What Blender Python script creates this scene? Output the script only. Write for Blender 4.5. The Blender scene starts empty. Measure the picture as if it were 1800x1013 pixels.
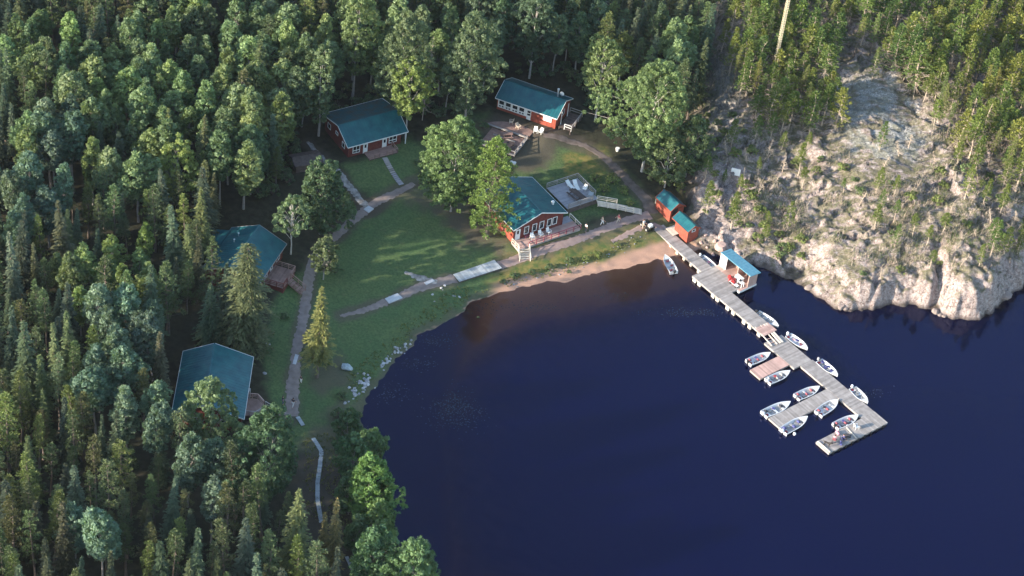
import bpy, math, random
import numpy as np
from mathutils import Vector, Matrix, Euler
rad = math.radians
scene = bpy.context.scene
COL = scene.collection
# ---------------------------------------------------------------- camera
TH, RO, DIST, FOC = rad(40), rad(7.4), 370.0, 4000.0
fwd = np.array([0, math.cos(TH), -math.sin(TH)])
_r0 = np.array([1.0, 0, 0]); _u0 = np.cross(_r0, fwd)
CR = math.cos(RO) * _r0 + math.sin(RO) * _u0
CU = -math.sin(RO) * _r0 + math.cos(RO) * _u0
CPOS = -DIST * fwd
cam_data = bpy.data.cameras.new("camera"); cam = bpy.data.objects.new("camera", cam_data); COL.objects.link(cam)
cam.matrix_world = Matrix(((CR[0], CU[0], -fwd[0], CPOS[0]), (CR[1], CU[1], -fwd[1], CPOS[1]), (CR[2], CU[2], -fwd[2], CPOS[2]), (0, 0, 0, 1)))
cam_data.sensor_width = 36; cam_data.lens = FOC / 1800 * 36
cam_data.clip_start = 1; cam_data.clip_end = 6000
scene.camera = cam
# ---------------------------------------------------------------- light
SUN_EL, SUN_AZ = rad(15.5), math.atan2(-0.47, -0.88)          # direction TO the sun: left of the lake and a little towards us
SUN_DIR = Vector((math.cos(SUN_EL) * math.cos(SUN_AZ), math.cos(SUN_EL) * math.sin(SUN_AZ), math.sin(SUN_EL)))
world = bpy.data.worlds.new("World"); scene.world = world; world.use_nodes = True
wn = world.node_tree.nodes; bg = wn["Background"]
sky = wn.new("ShaderNodeTexSky"); sky.sky_type = 'NISHITA'; sky.sun_disc = False
sky.sun_elevation = SUN_EL; sky.sun_rotation = math.pi / 2 - SUN_AZ
sky.air_density = 1.0; sky.dust_density = 0.6; sky.ozone_density = 1.0
world.node_tree.links.new(sky.outputs[0], bg.inputs[0]); bg.inputs[1].default_value = 0.15
sd_ = bpy.data.lights.new("sun", 'SUN'); sd_.energy = 4.0; sd_.angle = rad(0.6); sd_.color = (1.0, 0.88, 0.72)
sun = bpy.data.objects.new("sun", sd_); COL.objects.link(sun)
sun.rotation_euler = SUN_DIR.to_track_quat('Z', 'Y').to_euler(); sun.location = (-80, -30, 90)
scene.view_settings.view_transform = 'Standard'; scene.view_settings.look = 'None'
scene.view_settings.gamma = 1; scene.view_settings.use_curve_mapping = False
scene.view_settings.exposure = 1.75
# ---------------------------------------------------------------- helpers
rng = np.random.RandomState(11); random.seed(5)

def W(px, py, z=0.0):
    d = fwd + CR * (px - 900) / FOC - CU * (py - 506.5) / FOC
    return CPOS + (z - CPOS[2]) / d[2] * d

def proj(X, Y, Z):
    a = np.stack([np.asarray(X, float) - CPOS[0], np.asarray(Y, float) - CPOS[1], np.asarray(Z, float) - CPOS[2]], -1)
    w = a @ fwd
    return 900 + FOC * (a @ CR) / w, 506.5 - FOC * (a @ CU) / w

def _hash(i, j, s):
    n = (i * 374761393 + j * 668265263 + s * 1442695041) & 0xFFFFFFFF
    n = ((n ^ (n >> 13)) * 1274126177) & 0xFFFFFFFF
    return ((n ^ (n >> 16)) & 0xFFFF) / 65535.0

def vnoise(x, y, s=0):
    x = np.asarray(x, float); y = np.asarray(y, float)
    i = np.floor(x).astype(np.int64); j = np.floor(y).astype(np.int64)
    u = x - i; v = y - j; u = u * u * (3 - 2 * u); v = v * v * (3 - 2 * v)
    a = _hash(i, j, s); b = _hash(i + 1, j, s); c = _hash(i, j + 1, s); d = _hash(i + 1, j + 1, s)
    return (a * (1 - u) + b * u) * (1 - v) + (c * (1 - u) + d * u) * v

def fbm(x, y, s=0, o=4, ridged=False):
    t = 0; a = 1; n = 0
    for k in range(o):
        v = vnoise(x * 2 ** k + 17.3 * k, y * 2 ** k - 9.1 * k, s + k)
        if ridged: v = 1 - abs(2 * v - 1)
        t = t + a * v; n += a; a *= 0.5
    return t / n

def sstep(a, b, x):
    t = np.clip((x - a) / (b - a), 0, 1); return t * t * (3 - 2 * t)

def poly_sd(x, y, P):                      # signed distance to a closed polygon, positive inside
    d = np.full(np.shape(x), 1e18); c = np.zeros(np.shape(x), bool)
    n = len(P)
    for i in range(n):
        ax, ay = P[i]; bx, by = P[(i + 1) % n]
        ex, ey = bx - ax, by - ay; L = ex * ex + ey * ey + 1e-12
        t = np.clip(((x - ax) * ex + (y - ay) * ey) / L, 0, 1)
        d = np.minimum(d, (x - ax - t * ex) ** 2 + (y - ay - t * ey) ** 2)
        if ay != by:
            c ^= ((ay > y) != (by > y)) & (x < (bx - ax) * (y - ay) / (by - ay) + ax)
    return np.where(c, 1, -1) * np.sqrt(d)

def line_d(x, y, P):
    d = np.full(np.shape(x), 1e18)
    for (ax, ay), (bx, by) in zip(P[:-1], P[1:]):
        ex, ey = bx - ax, by - ay; L = ex * ex + ey * ey + 1e-12
        t = np.clip(((x - ax) * ex + (y - ay) * ey) / L, 0, 1)
        d = np.minimum(d, (x - ax - t * ex) ** 2 + (y - ay - t * ey) ** 2)
    return np.sqrt(d)

def mesh_np(name, V, F, tone=None, smooth=False):
    me = bpy.data.meshes.new(name); V = np.asarray(V, np.float32); F = np.asarray(F, np.int32)
    k = F.shape[1]
    me.vertices.add(len(V)); me.vertices.foreach_set('co', V.ravel())
    me.loops.add(F.size); me.loops.foreach_set('vertex_index', F.ravel())
    me.polygons.add(len(F)); me.polygons.foreach_set('loop_start', np.arange(0, F.size, k, dtype=np.int32))
    me.polygons.foreach_set('use_smooth', np.full(len(F), smooth))
    if tone is not None:
        at = me.attributes.new('tone', 'FLOAT', 'FACE'); at.data.foreach_set('value', np.asarray(tone, np.float32))
    me.update(calc_edges=True); me.validate()
    return me

class MB:
    def __init__(s): s.v = []; s.f = []; s.t = []
    def add(s, vs, fs, tone=0.5):
        o = len(s.v); s.v += [tuple(v) for v in vs]; s.f += [tuple(i + o for i in f) for f in fs]; s.t += [tone] * len(fs); return s
    def box(s, x0, x1, y0, y1, z0, z1, tone=0.5):
        return s.add([(x0, y0, z0), (x1, y0, z0), (x1, y1, z0), (x0, y1, z0), (x0, y0, z1), (x1, y0, z1), (x1, y1, z1), (x0, y1, z1)],
                     [(0, 3, 2, 1), (4, 5, 6, 7), (0, 1, 5, 4), (1, 2, 6, 5), (2, 3, 7, 6), (3, 0, 4, 7)], tone)
    def beam(s, a, b, w, h=None, tone=0.5, up=(0, 0, 1)):
        h = h or w; a = Vector(a); b = Vector(b); d = (b - a).normalized(); u = Vector(up)
        if abs(d.dot(u)) > 0.98: u = Vector((1, 0, 0))
        sx = d.cross(u).normalized() * w / 2; sz = sx.cross(d).normalized() * h / 2
        vs = [a - sx - sz, a + sx - sz, a + sx + sz, a - sx + sz, b - sx - sz, b + sx - sz, b + sx + sz, b - sx + sz]
        return s.add(vs, [(0, 1, 2, 3), (7, 6, 5, 4), (0, 4, 5, 1), (1, 5, 6, 2), (2, 6, 7, 3), (3, 7, 4, 0)], tone)
    def tube(s, pts, rs, n=6, tone=0.5):
        o = len(s.v); k = len(pts); pts = [Vector(p) for p in pts]
        for i, p in enumerate(pts):
            d = (pts[min(i + 1, k - 1)] - pts[max(i - 1, 0)]).normalized()
            u = Vector((0, 0, 1)) if abs(d.z) < 0.9 else Vector((1, 0, 0))
            a = d.cross(u).normalized(); b = d.cross(a)
            for j in range(n):
                an = 2 * math.pi * j / n; s.v.append(tuple(p + (a * math.cos(an) + b * math.sin(an)) * rs[i]))
        for i in range(k - 1):
            for j in range(n):
                s.f.append((o + i * n + j, o + i * n + (j + 1) % n, o + (i + 1) * n + (j + 1) % n, o + (i + 1) * n + j)); s.t.append(tone)
        s.f.append(tuple(o + j for j in range(n))[::-1]); s.t.append(tone)
        s.f.append(tuple(o + (k - 1) * n + j for j in range(n))); s.t.append(tone)
        return s
    def slab(s, quad, th, tone=0.5):          # quad: 4 points (ccw from above), extruded down by th along its normal
        q = [Vector(p) for p in quad]; n = (q[1] - q[0]).cross(q[3] - q[0]).normalized() * th
        b = [p - n for p in q]
        return s.add(q + b, [(0, 1, 2, 3), (7, 6, 5, 4), (0, 4, 5, 1), (1, 5, 6, 2), (2, 6, 7, 3), (3, 7, 4, 0)], tone)
    def ball(s, c, r, n=8, tone=0.5, sq=(1, 1, 1)):
        o = len(s.v); m = n // 2
        for i in range(1, m):
            ph = math.pi * i / m
            for j in range(n):
                a = 2 * math.pi * j / n
                s.v.append((c[0] + r * sq[0] * math.sin(ph) * math.cos(a), c[1] + r * sq[1] * math.sin(ph) * math.sin(a), c[2] + r * sq[2] * math.cos(ph)))
        s.v += [(c[0], c[1], c[2] + r * sq[2]), (c[0], c[1], c[2] - r * sq[2])]
        t, b = o + (m - 1) * n, o + (m - 1) * n + 1; k0 = len(s.f)
        for j in range(n):
            s.f.append((t, o + j, o + (j + 1) % n)); s.f.append((b, o + (m - 2) * n + (j + 1) % n, o + (m - 2) * n + j))
        for i in range(m - 2):
            for j in range(n):
                s.f.append((o + i * n + j, o + (i + 1) * n + j, o + (i + 1) * n + (j + 1) % n, o + i * n + (j + 1) % n))
        s.t += [tone] * (len(s.f) - k0); return s
    def mesh(s, name, smooth=False):
        me = bpy.data.meshes.new(name); me.from_pydata(s.v, [], s.f)
        at = me.attributes.new('tone', 'FLOAT', 'FACE'); at.data.foreach_set('value', s.t)
        if smooth: me.polygons.foreach_set('use_smooth', [True] * len(s.f))
        me.update(); return me
    def build(s, name, m, parent=None, smooth=False):
        return obj(name, s.mesh(name, smooth), m, parent)

def obj(name, me, m=None, parent=None, loc=None, rz=None):
    o = bpy.data.objects.new(name, me); COL.objects.link(o)
    if m is not None and me is not None and len(me.materials) == 0: me.materials.append(m)
    if parent is not None: o.parent = parent
    if loc is not None: o.location = loc
    if rz is not None: o.rotation_euler = (0, 0, rz)
    return o

def tag(o, label=None, cat=None, group=None, kind=None):
    if label: o['label'] = label
    if cat: o['category'] = cat
    if group: o['group'] = group
    if kind: o['kind'] = kind
    return o

def empty(name, loc, rz=0.0, label=None, cat=None, group=None):
    o = bpy.data.objects.new(name, None); COL.objects.link(o); o.empty_display_size = 0.3
    o.location = loc; o.rotation_euler = (0, 0, rz); return tag(o, label, cat, group)

def copy_tree(o, parent=None):
    c = o.copy(); COL.objects.link(c)
    if parent is not None: c.parent = parent
    for ch in list(o.children): copy_tree(ch, c)
    return c

# ---------------------------------------------------------------- materials
def mat(name, c1, c2=None, rough=0.7, scale=3.0, bump=0.0, metal=0.0, tone=0.0, spec=0.4, detail=5, stretch=None, objcol=False, coord='Object', bscale=None):
    m = bpy.data.materials.new(name); m.use_nodes = True; nt = m.node_tree; N = nt.nodes; L = nt.links; p = N['Principled BSDF']
    p.inputs['Roughness'].default_value = rough; p.inputs['Metallic'].default_value = metal
    p.inputs['Specular IOR Level'].default_value = spec
    tc = N.new('ShaderNodeTexCoord'); mp = N.new('ShaderNodeMapping'); L.new(tc.outputs[coord], mp.inputs[0])
    if stretch: mp.inputs['Scale'].default_value = stretch
    nz = N.new('ShaderNodeTexNoise'); nz.inputs['Scale'].default_value = scale; nz.inputs['Detail'].default_value = detail; L.new(mp.outputs[0], nz.inputs[0])
    mx = N.new('ShaderNodeMix'); mx.data_type = 'RGBA'
    mr = N.new('ShaderNodeMapRange'); mr.inputs[1].default_value = 0.3; mr.inputs[2].default_value = 0.7; L.new(nz.outputs[0], mr.inputs[0])
    L.new(mr.outputs[0], mx.inputs[0])
    mx.inputs[6].default_value = (*c1, 1); mx.inputs[7].default_value = (*(c2 or c1), 1)
    out = mx.outputs[2]
    if tone:
        at = N.new('ShaderNodeAttribute'); at.attribute_name = 'tone'
        mu = N.new('ShaderNodeMapRange'); mu.inputs[3].default_value = 1 - tone; mu.inputs[4].default_value = 1 + tone; L.new(at.outputs['Fac'], mu.inputs[0])
        hs = N.new('ShaderNodeVectorMath'); hs.operation = 'SCALE'; L.new(out, hs.inputs[0]); L.new(mu.outputs[0], hs.inputs['Scale']); out = hs.outputs[0]
    if objcol:
        oi = N.new('ShaderNodeObjectInfo'); vm = N.new('ShaderNodeVectorMath'); vm.operation = 'MULTIPLY'; L.new(out, vm.inputs[0]); L.new(oi.outputs['Color'], vm.inputs[1]); out = vm.outputs[0]
    L.new(out, p.inputs['Base Color'])
    if bump:
        b = N.new('ShaderNodeBump'); b.inputs['Strength'].default_value = min(1, bump * 4); b.inputs['Distance'].default_value = bump
        if bscale:
            n2 = N.new('ShaderNodeTexNoise'); n2.inputs['Scale'].default_value = bscale; n2.inputs['Detail'].default_value = 6; L.new(mp.outputs[0], n2.inputs[0]); L.new(n2.outputs[0], b.inputs['Height'])
        else: L.new(nz.outputs[0], b.inputs['Height'])
        L.new(b.outputs[0], p.inputs['Normal'])
    return m

def foliage(name, dark, light, trans=0.3):
    m = bpy.data.materials.new(name); m.use_nodes = True; nt = m.node_tree; N = nt.nodes; L = nt.links; N.remove(N['Principled BSDF'])
    at = N.new('ShaderNodeAttribute'); at.attribute_name = 'tone'
    mx = N.new('ShaderNodeMix'); mx.data_type = 'RGBA'; L.new(at.outputs['Fac'], mx.inputs[0])
    mx.inputs[6].default_value = (*dark, 1); mx.inputs[7].default_value = (*light, 1)
    oi = N.new('ShaderNodeObjectInfo'); vm = N.new('ShaderNodeVectorMath'); vm.operation = 'MULTIPLY'; L.new(mx.outputs[2], vm.inputs[0]); L.new(oi.outputs['Color'], vm.inputs[1])
    di = N.new('ShaderNodeBsdfPrincipled'); di.inputs['Roughness'].default_value = 0.55; di.inputs['Specular IOR Level'].default_value = 0.25; L.new(vm.outputs[0], di.inputs['Base Color'])
    tr = N.new('ShaderNodeBsdfTranslucent')
    v2 = N.new('ShaderNodeVectorMath'); v2.operation = 'MULTIPLY'; L.new(vm.outputs[0], v2.inputs[0]); v2.inputs[1].default_value = (1.3, 1.35, 0.6); L.new(v2.outputs[0], tr.inputs[0])
    ms = N.new('ShaderNodeMixShader'); ms.inputs[0].default_value = trans; L.new(di.outputs[0], ms.inputs[1]); L.new(tr.outputs[0], ms.inputs[2])
    L.new(ms.outputs[0], N['Material Output'].inputs[0]); return m

M = {}
M['roof'] = mat('teal metal roofing', (0.006, 0.070, 0.092), (0.016, 0.118, 0.128), 0.38, 0.8, spec=0.5, tone=0.12)
M['roof_blue'] = mat('blue metal roofing', (0.09, 0.25, 0.33), (0.14, 0.33, 0.40), 0.4, 2.0, spec=0.5, tone=0.12)
M['roof_old'] = mat('weathered dark roofing', (0.012, 0.085, 0.105), (0.05, 0.06, 0.055), 0.6, 0.9, tone=0.1)
M['red'] = mat('red stained siding', (0.10, 0.020, 0.017), (0.15, 0.034, 0.026), 0.7, 2.0, tone=0.15)
M['redlight'] = mat('orange red siding', (0.23, 0.048, 0.030), (0.31, 0.075, 0.045), 0.7, 2.0, tone=0.12)  # also paints the sunlight on the big-deck cabin's left wall
M['white'] = mat('white paint', (0.78, 0.78, 0.76), (0.66, 0.66, 0.63), 0.5, 3.0)
M['glass'] = mat('dark window glass', (0.015, 0.018, 0.022), (0.03, 0.035, 0.045), 0.08, 0.8, spec=0.6)
M['wood'] = mat('weathered grey boards', (0.24, 0.215, 0.20), (0.35, 0.32, 0.30), 0.8, 1.2, 0.01, tone=0.22)
M['woodpink'] = mat('newer pinkish boards', (0.40, 0.25, 0.21), (0.50, 0.34, 0.29), 0.8, 1.2, 0.01, tone=0.22)
M['woodpale'] = mat('pale lumber', (0.58, 0.50, 0.40), (0.68, 0.60, 0.50), 0.7, 2.0, tone=0.15)
M['wooddark'] = mat('dark timber', (0.07, 0.05, 0.045), (0.12, 0.09, 0.08), 0.8, 2.0, tone=0.2)
M['deckgrey'] = mat('blue grey deck boards', (0.27, 0.27, 0.30), (0.35, 0.34, 0.36), 0.8, 1.4, 0.006, tone=0.14)
M['deckbrown'] = mat('brown deck boards', (0.22, 0.135, 0.11), (0.31, 0.20, 0.165), 0.8, 1.4, 0.006, tone=0.15)
M['boardblue'] = mat('bleached boards', (0.29, 0.32, 0.335), (0.38, 0.40, 0.41), 0.8, 2.0, 0.006, tone=0.2)
M['concrete'] = mat('pale concrete', (0.40, 0.41, 0.43), (0.52, 0.52, 0.53), 0.85, 2.0, 0.01)
M['hull'] = mat('boat aluminium', (0.52, 0.53, 0.54), (0.66, 0.66, 0.66), 0.38, 3.0, metal=0.15)
M['hullin'] = mat('boat inner grey', (0.24, 0.24, 0.25), (0.36, 0.355, 0.35), 0.5, 4.0)
M['black'] = mat('black plastic', (0.012, 0.012, 0.014), (0.03, 0.03, 0.032), 0.45, 5.0)
M['motorwhite'] = mat('white cowling', (0.75, 0.75, 0.76), (0.8, 0.8, 0.8), 0.3, 5.0)
M['redplastic'] = mat('red plastic', (0.32, 0.03, 0.035), (0.38, 0.05, 0.05), 0.4, 5.0)
M['maroon'] = mat('maroon vinyl', (0.20, 0.05, 0.07), (0.3, 0.09, 0.11), 0.6, 5.0)
M['bluefab'] = mat('blue fabric', (0.05, 0.06, 0.18), (0.10, 0.10, 0.26), 0.8, 5.0)
M['pinkfab'] = mat('pink fabric', (0.55, 0.22, 0.28), (0.62, 0.3, 0.35), 0.8, 5.0)
M['whitefab'] = mat('white fabric', (0.72, 0.71, 0.69), (0.78, 0.77, 0.76), 0.8, 5.0)
M['darkfab'] = mat('dark fabric', (0.03, 0.03, 0.04), (0.05, 0.05, 0.06), 0.8, 5.0)
M['beigefab'] = mat('beige fabric', (0.5, 0.42, 0.32), (0.6, 0.5, 0.4), 0.8, 5.0)
M['skin'] = mat('skin', (0.50, 0.28, 0.20), (0.56, 0.33, 0.24), 0.6, 8.0)
M['hair'] = mat('dark hair', (0.03, 0.02, 0.015), (0.06, 0.04, 0.03), 0.6, 20.0)
M['fur'] = mat('black fur', (0.015, 0.013, 0.012), (0.03, 0.025, 0.02), 0.7, 20.0)
M['steel'] = mat('galvanised steel', (0.52, 0.52, 0.5), (0.65, 0.64, 0.62), 0.45, 6.0, metal=0.6)
M['mast'] = mat('mast paint', (0.46, 0.39, 0.25), (0.60, 0.55, 0.42), 0.5, 1.5)
M['cap'] = mat('chimney steel', (0.7, 0.7, 0.7), (0.8, 0.8, 0.8), 0.3, 6.0, metal=0.7)
M['stone'] = mat('pale shoreline stone', (0.30, 0.30, 0.31), (0.48, 0.47, 0.47), 0.85, 2.5, 0.03, objcol=True)
M['pinkrock'] = mat('pink granite', (0.42, 0.28, 0.23), (0.58, 0.44, 0.38), 0.85, 2.0, 0.05)
M['bark'] = mat('brown bark', (0.10, 0.075, 0.06), (0.17, 0.14, 0.12), 0.9, 4.0, 0.02)
M['barkgrey'] = mat('grey bark', (0.24, 0.22, 0.20), (0.36, 0.33, 0.30), 0.9, 4.0, 0.02)
M['barkwhite'] = mat('birch bark', (0.62, 0.58, 0.52), (0.38, 0.34, 0.30), 0.8, 5.0, stretch=(1, 1, 0.4))
M['twig'] = mat('bleached dead twigs', (0.34, 0.27, 0.21), (0.48, 0.40, 0.32), 0.9, 4.0)
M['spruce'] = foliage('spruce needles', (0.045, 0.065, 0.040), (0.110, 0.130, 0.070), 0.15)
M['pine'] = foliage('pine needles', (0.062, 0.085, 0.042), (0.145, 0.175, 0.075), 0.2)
M['leaf'] = foliage('broad leaves', (0.066, 0.088, 0.054), (0.190, 0.222, 0.130), 0.3)
M['jack'] = foliage('jack pine needles', (0.070, 0.112, 0.034), (0.140, 0.180, 0.060), 0.2)
# ---------------------------------------------------------------- terrain
SHORE_PX = [(900, 1500), (790, 1150), (735, 1060), (690, 1000), (668, 940), (664, 880), (655, 820), (640, 780), (636, 740), (645, 700), (672, 665), (700, 628),
            (740, 590), (790, 560), (830, 535), (868, 520), (900, 510), (940, 503), (1000, 493), (1060, 480), (1110, 470), (1170, 455), (1205, 445), (1232, 438),
            (1262, 447), (1300, 462), (1345, 470), (1400, 495), (1437, 522), (1470, 545), (1520, 547), (1560, 538), (1610, 541), (1640, 545), (1672, 562), (1712, 562),
            (1748, 545), (1775, 518), (1800, 503), (1850, 470), (1950, 420), (2150, 390)]
SH = [tuple(W(x, y, 0)[:2]) for x, y in SHORE_PX]
SHP = SH + [(420, 160), (900, 400), (900, 900), (-900, 900), (-900, -900), (60, -600)]
ROCKB = [(29.5, 19.0), (30.5, 14.5), (36, 8), (60, -10), (100, -10), (700, -10), (700, 300), (34, 300), (31, 120), (29.5, 60), (28.5, 40), (28.5, 28)]

def facets(X, Y, c, s, amp, tilt):       # fractured blocks: each cell of a jittered lattice is a tilted plane
    U, V_ = X / c, Y / (c * .7); i0 = np.floor(U).astype(np.int64); j0 = np.floor(V_).astype(np.int64)
    best = np.full(U.shape, 1e9); out = np.zeros(U.shape)
    for di in (-1, 0, 1):
        for dj in (-1, 0, 1):
            i = i0 + di; j = j0 + dj; cx = i + _hash(i, j, s); cy = j + _hash(i, j, s + 1); d = (U - cx) ** 2 + (V_ - cy) ** 2
            v = amp * (_hash(i, j, s + 2) - .5) + tilt * c * ((_hash(i, j, s + 3) - .5) * (U - cx) + (_hash(i, j, s + 4) - .5) * (V_ - cy))
            k = d < best; best = np.where(k, d, best); out = np.where(k, v, out)
    return out

SLAB = [tuple(W(x, y, 12)[:2]) for x, y in ((1430, 165), (1520, 95), (1600, 150), (1660, 260), (1590, 310), (1470, 285))]
def h_raw(X, Y):
    X = np.asarray(X, float); Y = np.asarray(Y, float)
    jx = (fbm(X / 3, Y / 3, 5) - .5); jy = (fbm(X / 3, Y / 3, 9) - .5)
    sdv = poly_sd(X + jx * 1.6, Y + jy * 1.6, SHP) + .9 * (vnoise(X / .9, Y / .9, 33) - .5)
    rk = sstep(-2.0 - 3 * sstep(30, 50, Y), 2.5 + 7 * sstep(30, 50, Y), poly_sd(X, Y, ROCKB) + jx * 4)
    s = np.maximum(sdv, 0)
    low = 0.55 * (1 - np.exp(-s / 5.0)) + 0.05 * np.minimum(s, 90) + 0.1 * (fbm(X / 9, Y / 9, 3) - .5) + 0.05 * (fbm(X / 2, Y / 2, 4) - .5)
    low *= np.minimum(1, s / 1.5)
    cliff = 1.3 + 2.7 * sstep(44, 60, X) + 1.4 * sstep(66, 74, X)
    rock = cliff * (1 - np.exp(-s / 1.7)) + 13.5 * (1 - np.exp(-s / 62.0))
    rg = fbm(X / 11, Y / 7, 21, 5, True)
    r2 = fbm(X / 3.3 + Y / 8, Y / 2.4, 41, 4, True)
    st = fbm(X / 6, Y / 6, 55, 4) * 5; st = (np.floor(st) + sstep(0.25, 0.6, st - np.floor(st))) / 5
    rock = rock + np.minimum(1, s / 1.5) * (1 - .72 * sstep(-1, 2.5, poly_sd(X, Y, SLAB))) * (2.0 * (rg - .5) + 0.4 * (r2 - .5) + 1.2 * (st - .5) + facets(X + 1.6 * jx * 4, Y + 1.6 * jy * 4, 6.5, 91, .8, .5) + facets(X + jx * 2, Y + jy * 2, 2.4, 97, .22, .35) + facets(X, Y, .9, 99, .06, .25))
    cl = np.abs(X - 69.4 + 0.6 * np.sin(Y / 2.2) - 0.05 * (Y - 9)); rock -= 2.4 * np.exp(-(cl / 0.9) ** 2) * sstep(22, 12, Y)
    cl2 = np.abs(X - 58.5 - 0.3 * (Y - 6)); rock -= 0.9 * np.exp(-(cl2 / 0.5) ** 2) * sstep(17, 10, Y)
    rock = np.where(s > 0, np.maximum(rock, 0.25 * np.minimum(s, 1)), 0)
    land = low * (1 - rk) + rock * rk
    w = np.maximum(-sdv, 0)
    bed = -(np.minimum(w * 0.07, 0.8) + np.maximum(w - 7, 0) * 0.2) * (1 - rk) - rk * (0.9 * w)
    return np.where(sdv > 0, land, np.maximum(bed, -7)), sdv, rk

# building pads: (px, py, radius world) flattened
PADS = [(-2.5, 44.5, 8.5, 3.0), (-29.5, 29.5, 8.0, 3.0), (-42.2, -37.3, 8.2, 2.3), (-42.0, -6.5, 7.5, 2.7), (2.0, 16.8, 7.5, 1.35), (9, 22.5, 5.0, 1.5), (-4.5, 34.5, 4.5, 2.3)]
def height(X, Y):
    h, sdv, rk = h_raw(X, Y)
    for (cx, cy, r, z) in PADS:
        k = sstep(r + 3.5, r - 1.0, np.hypot(X - cx, Y - cy)) * (1 - rk); h = h * (1 - k) + z * k
    return h, sdv, rk

xs = np.concatenate([[-900, -600, -400, -300, -220, -180, -150, -135], np.arange(-122, 24, 0.5), np.arange(24, 100, 0.25), [100.5, 102, 105, 110, 118, 130, 150, 180, 230, 300, 450, 700, 900]])
ys = np.concatenate([[-900, -600, -400, -250, -180, -140, -120], np.arange(-105, 0, 0.5), np.arange(0, 60, 0.25), np.arange(60, 125, 0.4), [126, 128, 132, 140, 155, 180, 220, 300, 450, 700, 900]])
GX, GY = np.meshgrid(xs, ys)
GZ, GSD, GRK = height(GX, GY)

def gz(x, y):                                     # height of the built mesh at a point
    x = np.clip(x, xs[0] + .01, xs[-1] - .01); y = np.clip(y, ys[0] + .01, ys[-1] - .01)
    i = np.searchsorted(xs, x) - 1; j = np.searchsorted(ys, y) - 1
    u = (x - xs[i]) / (xs[i + 1] - xs[i]); v = (y - ys[j]) / (ys[j + 1] - ys[j])
    return (GZ[j, i] * (1 - u) + GZ[j, i + 1] * u) * (1 - v) + (GZ[j + 1, i] * (1 - u) + GZ[j + 1, i + 1] * u) * v

def G(px, py):                                    # where the ground is seen at a place of the photograph
    z = 22.0
    p = W(px, py, z)
    while z > -3 and gz(p[0], p[1]) < z:
        z -= 0.1; p = W(px, py, z)
    return Vector((p[0], p[1], float(gz(p[0], p[1]))))

PX, PY = proj(GX, GY, GZ)
nz1 = fbm(GX / 2.5, GY / 2.5, 71) - .5; nz2 = fbm(GX / 7, GY / 7, 81) - .5
def pmask(P, soft=10, nz=26):
    return sstep(-soft, soft, poly_sd(PX, PY, P) + nz1 * nz)
LAWN = pmask([(590, 425), (640, 385), (735, 330), (800, 345), (838, 398), (900, 405), (900, 440), (1040, 400), (1150, 372), (1190, 420), (1150, 455), (900, 530), (760, 620), (650, 720), (640, 780), (600, 820),
              (520, 790), (490, 760), (470, 680), (455, 620), (480, 520), (560, 450)])
LAWN = np.maximum(LAWN, pmask([(606, 290), (660, 275), (720, 240), (745, 260), (740, 320), (660, 352), (625, 325)]))
LAWN = np.maximum(LAWN, pmask([(905, 250), (960, 240), (1060, 265), (1120, 330), (1140, 370), (1000, 390), (900, 320)], 10, 20))
LAWN = np.maximum(LAWN, 0.7 * pmask([(800, 200), (860, 195), (870, 250), (820, 260)]))
SAND = np.maximum(sstep(3.2, 1.6, GSD + nz1 * 2.4), 0) * sstep(850, 890, PX) * sstep(1260, 1225, PX)
SAND = np.maximum(SAND, pmask([(1035, 470), (1100, 448), (1160, 425), (1200, 430), (1225, 452), (1190, 470), (1100, 480)], 7, 14))
SAND = np.where(GSD < 0.2, sstep(660, 860, PX) * sstep(1300, 1235, PX), SAND)
SAND *= (1 - GRK)
DIRT = np.maximum.reduce([pmask([(720, 345), (790, 345), (850, 395), (900, 420), (880, 450), (820, 430), (770, 380)], 18, 60), pmask([(600, 700), (520, 800), (530, 1013), (640, 1013), (650, 800)], 14, 50) * .8,
                          pmask([(840, 215), (880, 200), (1000, 225), (960, 300), (880, 300)], 10, 30), pmask([(540, 640), (600, 620), (625, 680), (560, 700)], 14, 40) * .8,
                          pmask([(1020, 425), (1090, 395), (1150, 380), (1180, 420), (1100, 430)], 12, 60) * .6])
PATHS = [([(514, 732), (514, 690), (518, 650), (523, 610), (531, 570), (538, 530), (543, 490), (556, 450), (590, 415), (628, 382), (662, 356), (700, 338), (727, 323)], 15), ([(598, 556), (640, 546), (690, 527), (740, 505), (800, 490)], 12),
         ([(876, 468), (930, 449), (1000, 426), (1060, 403), (1110, 386), (1142, 378)], 14), ([(955, 238), (985, 243), (1020, 254), (1052, 271), (1082, 296), (1110, 325), (1134, 350), (1146, 377)], 13), ([(540, 250), (572, 285), (600, 310), (622, 338), (646, 366)], 10)]
for pp_, w_ in PATHS: DIRT = np.maximum(DIRT, .8 * sstep(w_ + 5, w_ - 5, line_d(PX, PY * 1.0, pp_) + nz1 * 16))
DIRT = np.maximum(DIRT, sstep(2.2, .8, GSD + nz1 * 2) * .7)
GOLD = np.maximum(pmask([(880, 450), (1150, 385), (1180, 440), (1060, 475), (870, 505)], 20, 60), pmask([(1000, 262), (1060, 262), (1090, 300), (1000, 310)], 12, 50))  # yellow-green shore growth, and sun streaks painted on the upper lawn
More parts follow.
